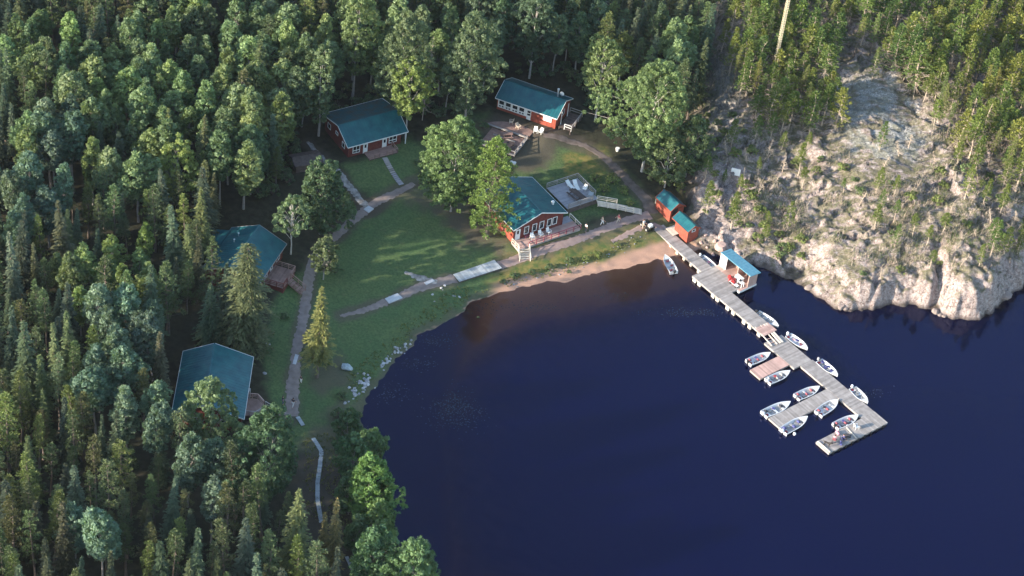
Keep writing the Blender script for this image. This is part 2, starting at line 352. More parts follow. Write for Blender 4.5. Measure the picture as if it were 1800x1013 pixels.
def grid_obj(name, xs, ys, Z, m, attrs=()):
    X, Y = np.meshgrid(xs, ys); V = np.stack([X, Y, Z], -1).reshape(-1, 3); nx, ny = len(xs), len(ys)
    a = (np.arange(ny - 1)[:, None] * nx + np.arange(nx - 1)[None, :]).ravel()
    me = mesh_np(name, V, np.stack([a, a + 1, a + nx + 1, a + nx], 1), smooth=True)
    for nme, arr in attrs:
        at = me.color_attributes.new(nme, 'FLOAT_COLOR', 'POINT'); c = np.ones((V.shape[0], 4), np.float32); c[:, :3] = arr.reshape(-1, 3); at.data.foreach_set('color', c.ravel())
    return obj(name, me, m)

def ground_material():
    m = bpy.data.materials.new('ground'); m.use_nodes = True; nt = m.node_tree; N = nt.nodes; L = nt.links; p = N['Principled BSDF']
    p.inputs['Roughness'].default_value = 0.9; p.inputs['Specular IOR Level'].default_value = 0.2
    geo = N.new('ShaderNodeNewGeometry')
    def noise(s, d=6, r=0.55, st=None):
        n = N.new('ShaderNodeTexNoise'); n.inputs['Scale'].default_value = s; n.inputs['Detail'].default_value = d; n.inputs['Roughness'].default_value = r
        if st:
            mp = N.new('ShaderNodeMapping'); mp.inputs['Scale'].default_value = st; mp.inputs['Rotation'].default_value = (0, 0, 0.7); L.new(geo.outputs['Position'], mp.inputs[0]); L.new(mp.outputs[0], n.inputs[0])
        else: L.new(geo.outputs['Position'], n.inputs[0])
        return n.outputs[0]
    def ramp(src, stops):
        r = N.new('ShaderNodeValToRGB'); L.new(src, r.inputs[0]); e = r.color_ramp.elements
        while len(e) < len(stops): e.new(0.5)
        for el, (q, c) in zip(e, stops): el.position = q; el.color = (*c, 1) if isinstance(c, tuple) else (c, c, c, 1)
        return r.outputs[0]
    def mix(f, a, b):
        x = N.new('ShaderNodeMix'); x.data_type = 'RGBA'
        for i, s in ((0, f), (6, a), (7, b)):
            if isinstance(s, bpy.types.NodeSocket): L.new(s, x.inputs[i])
            elif isinstance(s, tuple): x.inputs[i].default_value = (*s, 1)
            else: x.inputs[i].default_value = s
        return x.outputs[2]
    def math_(op, a, b):
        x = N.new('ShaderNodeMath'); x.operation = op; x.use_clamp = True
        for i, s in ((0, a), (1, b)):
            if isinstance(s, bpy.types.NodeSocket): L.new(s, x.inputs[i])
            else: x.inputs[i].default_value = s
        return x.outputs[0]
    A = N.new('ShaderNodeAttribute'); A.attribute_name = 'zones'; sa = N.new('ShaderNodeSeparateColor'); L.new(A.outputs['Color'], sa.inputs[0])
    B = N.new('ShaderNodeAttribute'); B.attribute_name = 'tints'; sb = N.new('ShaderNodeSeparateColor'); L.new(B.outputs['Color'], sb.inputs[0])
    lawn, sand, rock = sa.outputs; dirt, gold, lich = sb.outputs
    n_fine = noise(9.0, 6, 0.65); n_mid = noise(0.9, 6, 0.6); n_big = noise(0.16, 5, 0.5)
    floor = ramp(n_mid, [(0.3, (0.022, 0.020, 0.014)), (0.5, (0.035, 0.036, 0.020)), (0.72, (0.060, 0.050, 0.034))])
    grass = mix(ramp(n_big, [(0.35, 0.0), (0.65, 1.0)]), (0.070, 0.130, 0.044), (0.115, 0.150, 0.050))
    grass = mix(ramp(n_fine, [(0.38, 0.0), (0.62, 0.85)]), grass, (0.100, 0.150, 0.060))
    grass = mix(ramp(n_mid, [(0.58, 0.0), (0.72, 0.7)]), grass, (0.115, 0.115, 0.060))
    grass = mix(ramp(noise(2.6, 7, .7), [(0.42, 0.0), (0.60, 0.7)]), grass, (0.034, 0.066, 0.028))
    goldg = mix(ramp(n_mid, [(0.38, 0.0), (0.62, 1.0)]), (0.070, 0.110, 0.030), (0.21, 0.17, 0.055))
    grass = mix(gold, grass, goldg)
    dirtc = ramp(n_fine, [(0.3, (0.070, 0.055, 0.042)), (0.7, (0.125, 0.098, 0.078))])
    grass = mix(math_('MULTIPLY', dirt, 0.85), grass, dirtc)
    c = mix(lawn, mix(math_('MULTIPLY', dirt, 0.7), floor, dirtc), grass)
    sandc = mix(ramp(n_fine, [(0.3, 0.0), (0.7, 1.0)]), (0.38, 0.215, 0.145), (0.48, 0.30, 0.215))
    c = mix(sand, c, sandc)
    # granite with pink, lichen, moss and cracks
    vor = N.new('ShaderNodeTexVoronoi'); vor.feature = 'DISTANCE_TO_EDGE'; vor.inputs['Scale'].default_value = 0.30
    wob = N.new('ShaderNodeMapping'); wob.inputs['Scale'].default_value = (1, 1.7, 1); wob.inputs['Rotation'].default_value = (0, 0, 0.5)
    nw = N.new('ShaderNodeTexNoise'); nw.inputs['Scale'].default_value = 0.8; nw.inputs['Detail'].default_value = 5; L.new(geo.outputs['Position'], nw.inputs[0])
    vmx = N.new('ShaderNodeVectorMath'); vmx.operation = 'MULTIPLY_ADD'; L.new(nw.outputs['Color'], vmx.inputs[0]); vmx.inputs[1].default_value = (7, 7, 7); L.new(geo.outputs['Position'], vmx.inputs[2])
    L.new(vmx.outputs[0], wob.inputs[0]); L.new(wob.outputs[0], vor.inputs[0])
    crack = ramp(vor.outputs['Distance'], [(0.0, 0.8), (0.02, 0.0)])
    n_r = noise(1.7, 9, 0.7); n_r2 = noise(0.45, 7, 0.62, (1, 2.2, 1)); n_r3 = noise(5.0, 8, 0.75)
    rockc = ramp(n_r, [(0.30, (0.07, 0.055, 0.052)), (0.41, (0.20, 0.145, 0.13)), (0.54, (0.32, 0.245, 0.225)), (0.74, (0.48, 0.42, 0.39))])
    rockc = mix(ramp(n_r3, [(0.48, 0.0), (0.62, 0.9)]), rockc, (0.46, 0.435, 0.41))
    greyc = ramp(n_r3, [(0.38, (0.10, 0.10, 0.095)), (0.5, (0.27, 0.27, 0.255)), (0.62, (0.52, 0.52, 0.49))])
    rockc = mix(lich, rockc, greyc)
    moss = math_('MULTIPLY', ramp(n_r2, [(0.40, 0.0), (0.52, 0.95)]), ramp(n_r3, [(0.36, 0.35), (0.55, 1.0)]))
    up = N.new('ShaderNodeSeparateXYZ'); L.new(geo.outputs['Normal'], up.inputs[0])
    moss = math_('MULTIPLY', moss, ramp(up.outputs[2], [(0.55, 0.0), (0.85, 1.0)]))
    mossc = ramp(n_fine, [(0.3, (0.055, 0.060, 0.026)), (0.5, (0.12, 0.118, 0.055)), (0.7, (0.27, 0.25, 0.155))])
    moss = math_('SUBTRACT', moss, math_('MULTIPLY', lich, 0.35)); moss = math_('SUBTRACT', moss, math_('MULTIPLY', dirt, 0.8))
    rockc = mix(moss, rockc, mossc)
    rockc = mix(math_('MULTIPLY', crack, 0.8), rockc, (0.05, 0.04, 0.035))
    sz = N.new('ShaderNodeSeparateXYZ'); L.new(geo.outputs['Position'], sz.inputs[0])
    wet = ramp(sz.outputs[2], [(0.15, 1.0), (0.75, 0.0)])                      # dark waterline on the rock
    rockc = mix(math_('MULTIPLY', wet, 0.75), rockc, (0.06, 0.045, 0.04))
    forestrock = mix(ramp(noise(0.6, 6, .6), [(0.44, 0.0), (0.58, 1.0)]), (0.075, 0.062, 0.035), (0.23, 0.19, 0.15))
    rockc = mix(A.outputs['Alpha'], rockc, rockc)
    c = mix(rock, c, rockc)
    L.new(c, p.inputs['Base Color'])
    b = N.new('ShaderNodeBump'); b.inputs['Distance'].default_value = 0.10; b.inputs['Strength'].default_value = 0.7; L.new(n_fine, b.inputs['Height'])
    b2 = N.new('ShaderNodeBump'); b2.inputs['Distance'].default_value = 0.3; L.new(math_('MULTIPLY', rock, 0.9), b2.inputs['Strength']); L.new(n_r, b2.inputs['Height']); L.new(b.outputs[0], b2.inputs['Normal'])
    b3 = N.new('ShaderNodeBump'); b3.inputs['Distance'].default_value = 0.35; b3.invert = True; L.new(math_('MULTIPLY', rock, 0.8), b3.inputs['Strength']); L.new(crack, b3.inputs['Height']); L.new(b2.outputs[0], b3.inputs['Normal'])
    L.new(b3.outputs[0], p.inputs['Normal']); return m
LICH = sstep(-15, 25, poly_sd(PX, PY, [(1440, 170), (1530, 110), (1600, 170), (1650, 260), (1560, 300), (1480, 270)]) + nz1 * 60)
LICH *= sstep(.30, .55, fbm(GX / 1.6 + GY * .3, GY / 3.5 - GX * .15, 61, 4))
DIRT = np.where(GRK > .5, pmask([(1212, 300), (1300, 285), (1335, 385), (1290, 445), (1225, 405)], 12, 30), DIRT)
LICH = np.maximum(LICH, 0.8 * pmask([(1230, 90), (1300, 110), (1290, 200), (1250, 260), (1225, 200)], 20, 50))
gobj = grid_obj('ground', xs, ys, GZ, ground_material(), [('zones', np.stack([LAWN, SAND, GRK], -1)), ('tints', np.stack([np.clip(DIRT, 0, 1), GOLD, LICH], -1))])
tag(gobj, kind='structure')

# water
def water_material():
    m = bpy.data.materials.new('lake water'); m.use_nodes = True; nt = m.node_tree; N = nt.nodes; L = nt.links; p = N['Principled BSDF']
    at = N.new('ShaderNodeAttribute'); at.attribute_name = 'deep'
    geo = N.new('ShaderNodeNewGeometry'); nz = N.new('ShaderNodeTexNoise'); nz.inputs['Scale'].default_value = 0.05; nz.inputs['Detail'].default_value = 3; L.new(geo.outputs['Position'], nz.inputs[0])
    mx = N.new('ShaderNodeMix'); mx.data_type = 'RGBA'; L.new(nz.outputs[0], mx.inputs[0]); mx.inputs[6].default_value = (0.0005, 0.0009, 0.011, 1); mx.inputs[7].default_value = (0.0008, 0.0015, 0.017, 1)
    L.new(mx.outputs[2], p.inputs['Base Color']); p.inputs['Roughness'].default_value = 0.06; p.inputs['IOR'].default_value = 1.45; p.inputs['Specular Tint'].default_value = (0.15, 0.24, 0.85, 1)
    rp = N.new('ShaderNodeTexNoise'); rp.inputs['Scale'].default_value = 1.6; rp.inputs['Detail'].default_value = 4
    b = N.new('ShaderNodeBump'); b.inputs['Distance'].default_value = 0.02; b.inputs['Strength'].default_value = 0.35; L.new(geo.outputs['Position'], rp.inputs[0]); L.new(rp.outputs[0], b.inputs['Height']); L.new(b.outputs[0], p.inputs['Normal'])
    tr = N.new('ShaderNodeBsdfTransparent')
    tm = N.new('ShaderNodeMix'); tm.data_type = 'RGBA'; L.new(at.outputs['Fac'], tm.inputs[0]); tm.inputs[6].default_value = (0.95, 0.78, 0.68, 1); tm.inputs[7].default_value = (0.62, 0.30, 0.22, 1); L.new(tm.outputs[2], tr.inputs[0])
    gl = N.new('ShaderNodeBsdfGlossy'); gl.inputs['Roughness'].default_value = 0.06; L.new(b.outputs[0], gl.inputs['Normal'])
    fr = N.new('ShaderNodeFresnel'); fr.inputs[0].default_value = 1.333
    sh = N.new('ShaderNodeMixShader'); L.new(fr.outputs[0], sh.inputs[0]); L.new(tr.outputs[0], sh.inputs[1]); L.new(gl.outputs[0], sh.inputs[2])
    fin = N.new('ShaderNodeMixShader'); L.new(at.outputs['Fac'], fin.inputs[0]); L.new(sh.outputs[0], fin.inputs[1]); L.new(p.outputs[0], fin.inputs[2])
    L.new(fin.outputs[0], N['Material Output'].inputs[0]); return m
wxs = np.concatenate([[-890, -300, -120, -60], np.arange(-25, 60, 0.5), np.arange(60, 100, 2.0), [130, 200, 400, 890]])
wys = np.concatenate([[-890, -300, -120, -80], np.arange(-60, 24, 0.5), [30, 60, 120, 300]])
WX, WY = np.meshgrid(wxs, wys); wh, wsd, wrk = h_raw(WX, WY)
deep = 1 - np.exp(-np.maximum(-wh, 0) * 0.85); deep = np.maximum(deep, wrk * 0.9); deep = np.where(wsd > 0, 0.1, deep)
wx_, wy_ = proj(WX, WY, WX * 0); deep = np.maximum(deep, 0.82 * sstep(900, 760, wx_))
V = np.stack([WX, WY, WX * 0], -1).reshape(-1, 3); nx, ny = len(wxs), len(wys)
a = (np.arange(ny - 1)[:, None] * nx + np.arange(nx - 1)[None, :]).ravel()
me = mesh_np('lake_water', V, np.stack([a, a + 1, a + nx + 1, a + nx], 1), smooth=True)
at = me.attributes.new('deep', 'FLOAT', 'POINT'); at.data.foreach_set('value', deep.ravel().astype(np.float32))
tag(obj('water', me, water_material()), kind='structure')

# paths draped over the ground
def drape(name, pts, w, m, lift=0.035, px=True, jag=0.30, kind='structure'):
    P = [G(*p) for p in pts] if px else [Vector(p) for p in pts]
    ws = w if isinstance(w, (list, tuple)) else [w] * len(P)
    C = []
    for i in range(len(P) - 1):
        n = max(2, int((P[i + 1] - P[i]).length / 0.4))
        p0 = P[max(i - 1, 0)]; p3 = P[min(i + 2, len(P) - 1)]
        for k in range(n):
            t = k / n; a, b = P[i], P[i + 1]
            q = 0.5 * ((2 * a) + (b - p0) * t + (2 * p0 - 5 * a + 4 * b - p3) * t * t + (3 * a - p0 - 3 * b + p3) * t ** 3)
            C.append((q, ws[i] * (1 - t) + ws[i + 1] * t))
    C.append((P[-1], ws[-1])); K = 7; V = []; F = []
    for i, (q, ww) in enumerate(C):
        d = (C[min(i + 1, len(C) - 1)][0] - C[max(i - 1, 0)][0]); d.z = 0; d.normalize(); s = Vector((-d.y, d.x, 0))
        ja = random.uniform(-jag, jag); jb = random.uniform(-jag, jag)
        for k in range(K):
            t = k / (K - 1) - .5; e = q + s * (ww * t + (ja if k == 0 else jb if k == K - 1 else 0))
            z = float(gz(e.x, e.y)) + (lift if 0 < k < K - 1 else -0.03)
            V.append((e.x, e.y, z))
    for i in range(len(C) - 1):
        for k in range(K - 1):
            a = i * K + k; F.append((a, a + 1, a + K + 1, a + K))
    o = obj(name, mesh_np(name, V, F, smooth=True), m)
    if kind: o['kind'] = kind
    return o
PG = mat('gravel path', (0.17, 0.135, 0.12), (0.26, 0.21, 0.19), 0.95, 1.2, 0.03, bscale=9)
PD = mat('dark track', (0.10, 0.075, 0.062), (0.17, 0.135, 0.12), 0.95, 1.0, 0.03, bscale=9)
PS = mat('stony path', (0.12, 0.11, 0.10), (0.36, 0.34, 0.32), 0.95, 1.6, 0.04, bscale=7)
PP = mat('pink gravel path', (0.24, 0.165, 0.145), (0.33, 0.24, 0.21), 0.95, 1.2, 0.03, bscale=9)
drape('gravel_path', [(514, 732), (514, 690), (518, 650), (523, 610), (531, 570), (538, 530), (543, 490), (556, 450), (590, 415), (628, 382), (662, 356), (700, 338), (727, 323)], [2.3, 2.3, 2.0, 1.8, 1.8, 1.9, 1.9, 1.7, 1.8, 2.0, 2.0, 1.8, 1.2], PG)
drape('gravel_path', [(598, 556), (640, 546), (690, 527), (740, 505), (800, 490)], [0.5, 1.2, 1.7, 2.0, 2.3], PG, lift=0.05)
drape('gravel_path', [(876, 468), (930, 449), (1000, 426), (1060, 403), (1110, 386), (1142, 378)], [2.3, 2.1, 1.8, 1.6, 1.9, 2.6], PP, lift=0.045)
drape('dirt_track', [(955, 238), (985, 243), (1020, 254), (1052, 271), (1082, 296), (1110, 325), (1134, 350), (1146, 377)], [1.4, 1.6, 1.5, 1.6, 1.9, 2.0, 2.2, 2.6], PD, lift=0.04)
drape('stony_path', [(540, 250), (572, 285), (600, 310), (622, 338), (646, 366)], [0.8, 1.2, 1.5, 1.3, 1.4], PS, lift=0.055, jag=.35)
drape('stony_path', [(712, 478), (740, 490), (768, 497)], [0.4, 1.5, 1.4], PS, lift=0.06, jag=.4)
drape('sandy_path', [(1075, 425), (1110, 408), (1140, 395), (1165, 402)], [0.8, 1.2, 1.4, 1.0], PP, lift=0.055, jag=.4)
# ---------------------------------------------------------------- tree builders
def rnd(a, b, n=None, r=None): return (r or rng).uniform(a, b, n)

def leaf_quads(c, d, s, L, Wd):              # diamonds: centre c, long axis d, side axis s
    L = np.asarray(L).reshape(-1, 1); Wd = np.asarray(Wd).reshape(-1, 1)
    return np.stack([c - d * L, c + s * Wd, c + d * L, c - s * Wd], 1).reshape(-1, 3)

def norm(a): return a / (np.linalg.norm(a, axis=-1, keepdims=True) + 1e-9)

def leaves_mesh(name, groups):               # groups: list of (quads Nx4 flattened, tones)
    V = np.concatenate([g[0] for g in groups]); T = np.concatenate([g[1] for g in groups])
    n = len(T); return mesh_np(name, V, np.arange(n * 4).reshape(n, 4), T)

def clump(r, c, rad_, n, ls, flat=1.0, up=0.0, tone=0.5, spiky=0.0):
    o = norm(r.normal(size=(n, 3))); o[:, 2] = np.abs(o[:, 2]) * 1.0 - 0.35; o = norm(o)
    rr = rad_ * r.uniform(0.55, 1.0, (n, 1)); p = c + o * rr * np.array([1, 1, flat])
    nn = norm(o + 0.55 * r.normal(size=(n, 3)) + np.array([0, 0, up]))
    if spiky:
        d = norm(o + np.array([0, 0, 0.5]) + 0.3 * r.normal(size=(n, 3))); s = norm(np.cross(d, r.normal(size=(n, 3))))
    else:
        t = norm(r.normal(size=(n, 3))); d = norm(np.cross(nn, t)); s = np.cross(nn, d)
    L_ = ls * r.uniform(0.7, 1.3, n)
    W_ = L_ * (0.32 if spiky else 0.62)
    return leaf_quads(p, d, s, L_, W_), np.clip(tone + 0.16 * r.normal(size=n), 0, 1)

def trunk_mb(H, r0, lean=(0, 0), n=6, top=0.12):
    mb = MB(); k = 5
    pts = [(lean[0] * (i / k) ** 2 + 0.06 * math.sin(i * 2.1) * (i > 0), lean[1] * (i / k) ** 2 + 0.06 * math.cos(i * 1.7) * (i > 0), H * i / k - (0.3 if i == 0 else 0)) for i in range(k + 1)]
    mb.tube(pts, [r0 * (1.25 if i == 0 else 1 - (1 - top) * i / k) for i in range(k + 1)], n); return mb

def make_spruce(seed, H=15, R=1.9, base=0.12, droop=0.35, gap=0.0, dens=1.0, power=0.85):
    r = np.random.RandomState(seed); g = []; tr = trunk_mb(H * 0.97, H * 0.011 + 0.04)
    nw = int(H * 2.1)
    for i in range(nw):
        t = (i + r.uniform(-.3, .3)) / nw; z = H * (base + (1 - base) * t)
        Rt = R * (1 - t) ** power * r.uniform(0.72, 1.12) + 0.10
        nb = max(4, int((5 + 5 * (1 - t)) * dens))
        a0 = r.uniform(0, 6.28)
        for b in range(nb):
            if r.rand() < gap: continue
            a = a0 + 6.283 * b / nb + r.uniform(-.3, .3); Lb = Rt * r.uniform(0.65, 1.15)
            n = max(4, int(Lb * 9)); s = r.uniform(0.12, 1.0, n)
            u = np.array([math.cos(a), math.sin(a), 0]); v = np.array([-math.sin(a), math.cos(a), 0])
            zz = z + 0.20 * Lb * s - droop * Lb * s ** 2 * 1.5
            wdt = 0.30 * Lb * (1.05 - s) + 0.08; off = r.uniform(-1, 1, n)
            c = u * (Lb * s)[:, None] + v * (wdt * off)[:, None]; c[:, 2] = zz + r.uniform(-.05, .05, n)
            d = norm(u + v * (off * 0.9)[:, None] + np.array([0, 0, -0.25]) + 0.2 * r.normal(size=(n, 3)))
            sd = norm(np.cross(d, np.array([0, 0, 1.0])) + 0.35 * r.normal(size=(n, 3)))
            L_ = (0.13 + 0.10 * (1 - s)) * r.uniform(.8, 1.4, n) + 0.06
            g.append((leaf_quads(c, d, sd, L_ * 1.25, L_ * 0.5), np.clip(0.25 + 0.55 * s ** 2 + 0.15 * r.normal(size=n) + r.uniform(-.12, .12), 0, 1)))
            if b % 3 == 0 and Lb > .7: tr.tube([(0, 0, z), tuple(u * Lb * .6 + np.array([0, 0, z + .08 * Lb]))], [0.03, 0.012], 3)
    g.append(clump(r, np.array([0, 0, H * .985]), 0.22, 14, 0.16, 1.6, spiky=1, tone=.8))
    return tr.mesh('trunk'), leaves_mesh('crown', g)

def make_pine(seed, H=13, R=1.5, base=0.30, cl=0.42, n=90, leaf=0.15, open_=0.0, limb=True, power=0.6):
    r = np.random.RandomState(seed); g = []; tr = trunk_mb(H * 0.96, H * 0.010 + 0.05, (r.uniform(-.4, .4), r.uniform(-.3, .3)))
    for i in range(n):
        t = ((i + r.rand()) / n); z = H * (base + (1 - base) * t ** 0.9)
        Rt = R * (1 - t) ** power * (0.75 + 0.25 * math.sin(i * 0.9 + seed)) + 0.05
        a = i * 2.399 + r.uniform(-.5, .5); q = Rt * r.uniform(0.45, 1.05)
        if r.rand() < open_: continue
        c = np.array([math.cos(a) * q, math.sin(a) * q, z + 0.22 * q + r.uniform(-.15, .15)])
        cr = cl * r.uniform(0.65, 1.2) * (1 - 0.35 * t)
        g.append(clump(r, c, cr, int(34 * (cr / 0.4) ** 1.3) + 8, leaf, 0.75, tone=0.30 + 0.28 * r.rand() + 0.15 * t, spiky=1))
        if limb and q > 0.35 and i % 2 == 0: tr.tube([(0, 0, z - 0.10 * q), tuple(c)], [0.035, 0.012], 3)
    g.append(clump(r, np.array([0, 0, H]), 0.3, 24, leaf, 1.5, spiky=1, tone=.7))
    return tr.mesh('trunk'), leaves_mesh('crown', g)

def make_broad(seed, H=14, R=2.4, base=0.35, ncl=95, cl=0.62, leaf=0.17, shape=1.0, per=85, low=0.0):
    r = np.random.RandomState(seed); g = []; tr = trunk_mb(H * 0.86, H * 0.008 + 0.04, (r.uniform(-.5, .5), r.uniform(-.4, .4)))
    zc = H * (base + 1) / 2; hz = H * (1 - base) / 2
    lob = [(norm(r.normal(size=3)), r.uniform(0.15, 0.55)) for _ in range(8)]; sk = r.uniform(-.5, .5, 2)
    ncl = int(ncl * 2.3); cl = cl * .76; leaf = leaf * 1.12; per = int(per * .62)
    for i in range(ncl):
        o = norm(r.normal(size=3)); q = r.uniform(0.30, 1.0) ** 0.45
        k = 0.72 + sum(w * max(0, o @ v) ** 6 for v, w in lob)
        hz2 = hz * (1.0 if o[2] > 0 else 1.0 - low)
        rx = R * (1 - 0.35 * max(0, o[2]) * shape)
        c = np.array([o[0] * rx * q * k + sk[0] * o[2] * .5, o[1] * rx * q * k + sk[1] * o[2] * .5, zc + o[2] * hz2 * q * (0.9 + .1 * k)])
        cr = cl * r.uniform(0.6, 1.25)
        g.append(clump(r, c, cr, int(per * (cr / cl) ** 2), leaf, 1.0, up=0.3, tone=0.12 + 0.72 * r.rand(), spiky=.5 if i % 2 else 0))
        if i % max(4, ncl // 26) == 0: tr.tube([(0, 0, max(H * base * .8, c[2] - 0.8 - 0.8 * math.hypot(c[0], c[1]))), tuple(c * np.array([.55, .55, 1]) - np.array([0, 0, .3])), tuple(c)], [0.05, 0.03, 0.012], 4)
    return tr.mesh('trunk'), leaves_mesh('crown', g)

def make_scrag(seed, H=7, R=0.95, live=0.45, n=58, cl=0.33, dead=26):   # thin pine whose lower boughs are bare
    r = np.random.RandomState(seed); g = []; tr = trunk_mb(H * 0.97, 0.09, (r.uniform(-.5, .5), r.uniform(-.3, .3)), 5)
    for i in range(n):
        t = (i + r.rand()) / n; z = H * (1 - live + live * t); a = i * 2.399 + r.uniform(-.6, .6); q = R * (1 - t) ** .6 * r.uniform(.35, 1.1)
        c = np.array([math.cos(a) * q, math.sin(a) * q, z + .15 * q])
        g.append(clump(r, c, cl * r.uniform(.6, 1.25) * (1 - .3 * t), 26, 0.13, 0.8, spiky=1, tone=0.3 + .35 * r.rand() + .1 * t))
        if i % 2 == 0: tr.tube([(0, 0, z - .1), tuple(c)], [.03, .01], 3)
    for i in range(dead):
        z = H * r.uniform(0.05, 1 - live * .7); a = r.uniform(0, 6.28); q = R * r.uniform(.5, 1.3)
        e = np.array([math.cos(a) * q, math.sin(a) * q, z + r.uniform(-.35, .3)]); mid = e * .6; mid[2] = z + .08
        tr.tube([(0, 0, z), tuple(mid), tuple(e)], [.024, .017, .008], 3)
        e2 = e + r.uniform(-.3, .3, 3); tr.tube([tuple(mid), tuple(e2)], [.013, .007], 3)
    return tr.mesh('trunk'), leaves_mesh('crown', g)

def make_shrub(seed, R=0.9, H=1.2, n=14, leaf=.11, twigs=18, per=40):
    r = np.random.RandomState(seed); g = []; tr = MB()
    for i in range(n):
        a = r.uniform(0, 6.28); q = R * math.sqrt(r.rand()); c = np.array([math.cos(a) * q, math.sin(a) * q, H * r.uniform(.35, .95) * (1 - .5 * (q / R) ** 2)])
        g.append(clump(r, c, .32 * r.uniform(.6, 1.3), per, leaf, .8, up=.3, tone=.25 + .5 * r.rand()))
    for i in range(twigs):
        a = r.uniform(0, 6.28); q = R * r.uniform(.3, 1.1); z = H * r.uniform(.4, 1.25)
        tr.tube([(0, 0, -.1), (math.cos(a) * q * .5, math.sin(a) * q * .5, z * .6), (math.cos(a + .2) * q, math.sin(a + .2) * q, z)], [.03, .02, .008], 3)
    return tr.mesh('stems'), leaves_mesh('leaves', g)

def make_dead(seed, H=3.0, R=1.0, n=34):
    r = np.random.RandomState(seed); tr = MB()
    lean = (r.uniform(-.8, .8), r.uniform(-.8, .8))
    tr.tube([(0, 0, -.2), (lean[0] * .4, lean[1] * .4, H * .5), (lean[0], lean[1], H)], [.08, .05, .015], 4)
    for i in range(n):
        t = r.uniform(.1, .95); b = np.array([lean[0] * t, lean[1] * t, H * t]); a = r.uniform(0, 6.28); q = R * (1.15 - t) * r.uniform(.5, 1.2)
        e = b + np.array([math.cos(a) * q, math.sin(a) * q, r.uniform(-.1, .5)]); m = (b + e) / 2 + np.array([0, 0, .1])
        tr.tube([tuple(b), tuple(m), tuple(e)], [.03, .02, .008], 3); e2 = m + r.uniform(-.4, .4, 3); tr.tube([tuple(m), tuple(e2)], [.018, .007], 3)
    return tr.mesh('dead_limbs')

PROTO = {
    'spruce': [make_spruce(100 + i, 15, R, b, .35, gp) for i, (R, b, gp) in enumerate([(1.9, .10, .05), (1.7, .15, .12), (2.1, .12, .1), (1.55, .2, .15)])],
    'pine': [make_pine(200 + i, 13, R, b, c, n=nn, open_=op, power=pw) for i, (R, b, c, nn, op, pw) in enumerate([(1.4, .30, .42, 90, .1, .45), (1.3, .4, .45, 70, .2, .35), (1.6, .25, .46, 90, .2, .5), (1.35, .45, .48, 60, .1, .3), (1.5, .3, .38, 100, .15, .55), (1.2, .35, .5, 60, .25, .4), (1.7, .35, .42, 80, .3, .4)])],
    'broad': [make_broad(300 + i, 14, R, b, n) for i, (R, b, n) in enumerate([(2.2, .35, 90), (1.8, .2, 85), (2.5, .4, 100), (1.9, .45, 70), (2.2, .25, 95), (1.6, .2, 70), (2.0, .3, 60)])],
    'scrag': [make_scrag(400 + i, 7, R, lv) for i, (R, lv) in enumerate([(.95, .72), (.85, .6), (1.1, .8), (.95, .5), (1.0, .9)])],
    'shrub': [make_shrub(500 + i) for i in range(4)],
    'dead': [make_dead(600 + i) for i in range(4)],
}
for k, fm, bm in (('spruce', 'spruce', 'bark'), ('pine', 'pine', 'bark'), ('broad', 'leaf', 'barkgrey'), ('scrag', 'jack', 'twig'), ('shrub', 'leaf', 'bark')):
    for t_, c_ in PROTO[k]: t_.materials.append(M[bm]); c_.materials.append(M[fm])
for d_ in PROTO['dead']: d_.materials.append(M['twig'])

def plant(meshes, name, p, s, rz, color, label, cat='tree', group=None, parts=('trunk', 'crown'), sx=None):
    o = empty(name, p, rz, label, cat, group); o.scale = ((sx or s) * rng.uniform(.88, 1.14), (sx or s) * rng.uniform(.88, 1.14), s) if cat == 'tree' and sx else (sx or s, sx or s, s)
    if sx and cat == 'tree': o.rotation_euler = (rng.normal() * .035, rng.normal() * .035, rz)
    a = obj(parts[0], meshes[0], None, o); b = obj(parts[1], meshes[1], None, o); b.color = (*color, 1)
    return o

# where a thing stands, told by the nearest landmark of the place
LANDM = [((385, 665), 'the lowest cabin'), ((440, 450), 'the middle cabin'), ((650, 240), 'the two-door cabin'), ((935, 185), 'the top cabin'), ((940, 355), 'the big-deck cabin'),
         ((1185, 380), 'the red sheds'), ((1300, 475), 'the boathouse'), ((557, 915), 'the lower boardwalk'), ((1372, 65), 'the lattice mast'), ((1290, 303), 'the white sign'), ((1700, 560), 'the rock point'),
         ((1540, 210), 'the bare rock slab'), ((565, 600), 'the lone spruce'), ((0, 0), 'the top left corner'), ((0, 506), 'the middle left edge'), ((0, 1013), 'the bottom left corner'), ((1800, 0), 'the top right corner')]
def where(px, py, skip=()):
    b = min((l for l in LANDM if l[1] not in skip), key=lambda l: math.hypot(l[0][0] - px, (l[0][1] - py) * 1.3))
    dx, dy = px - b[0][0], b[0][1] - py; d = math.hypot(dx, dy) / 10.6
    an = math.degrees(math.atan2(dy, dx)) % 360
    if d > 9: d = 3 * round(d / 3)
    w = ['right', 'right and slightly above', 'upper right', 'above and slightly right', 'above', 'above and slightly left', 'upper left', 'left and slightly above',
         'left', 'left and slightly below', 'lower left', 'below and slightly left', 'below', 'below and slightly right', 'lower right', 'right and slightly below'][int((an + 11.25) // 22.5) % 16]
    if d < 2: return 'beside ' + b[1]
    return '%d m %s of %s' % (round(d), w, b[1]) if w not in ('above', 'below') else '%d m %s %s' % (round(d), w, b[1])

USED = set()
def uniq(base, px, py, words=16):
    lb = base + ' ' + where(px, py)
    if lb in USED:
        for sk in [l[1] for l in sorted(LANDM, key=lambda l: math.hypot(l[0][0] - px, (l[0][1] - py) * 1.3))][:3]:
            lb = base + ' ' + where(px, py, (sk,))
            if lb not in USED: break
    USED.add(lb); return lb

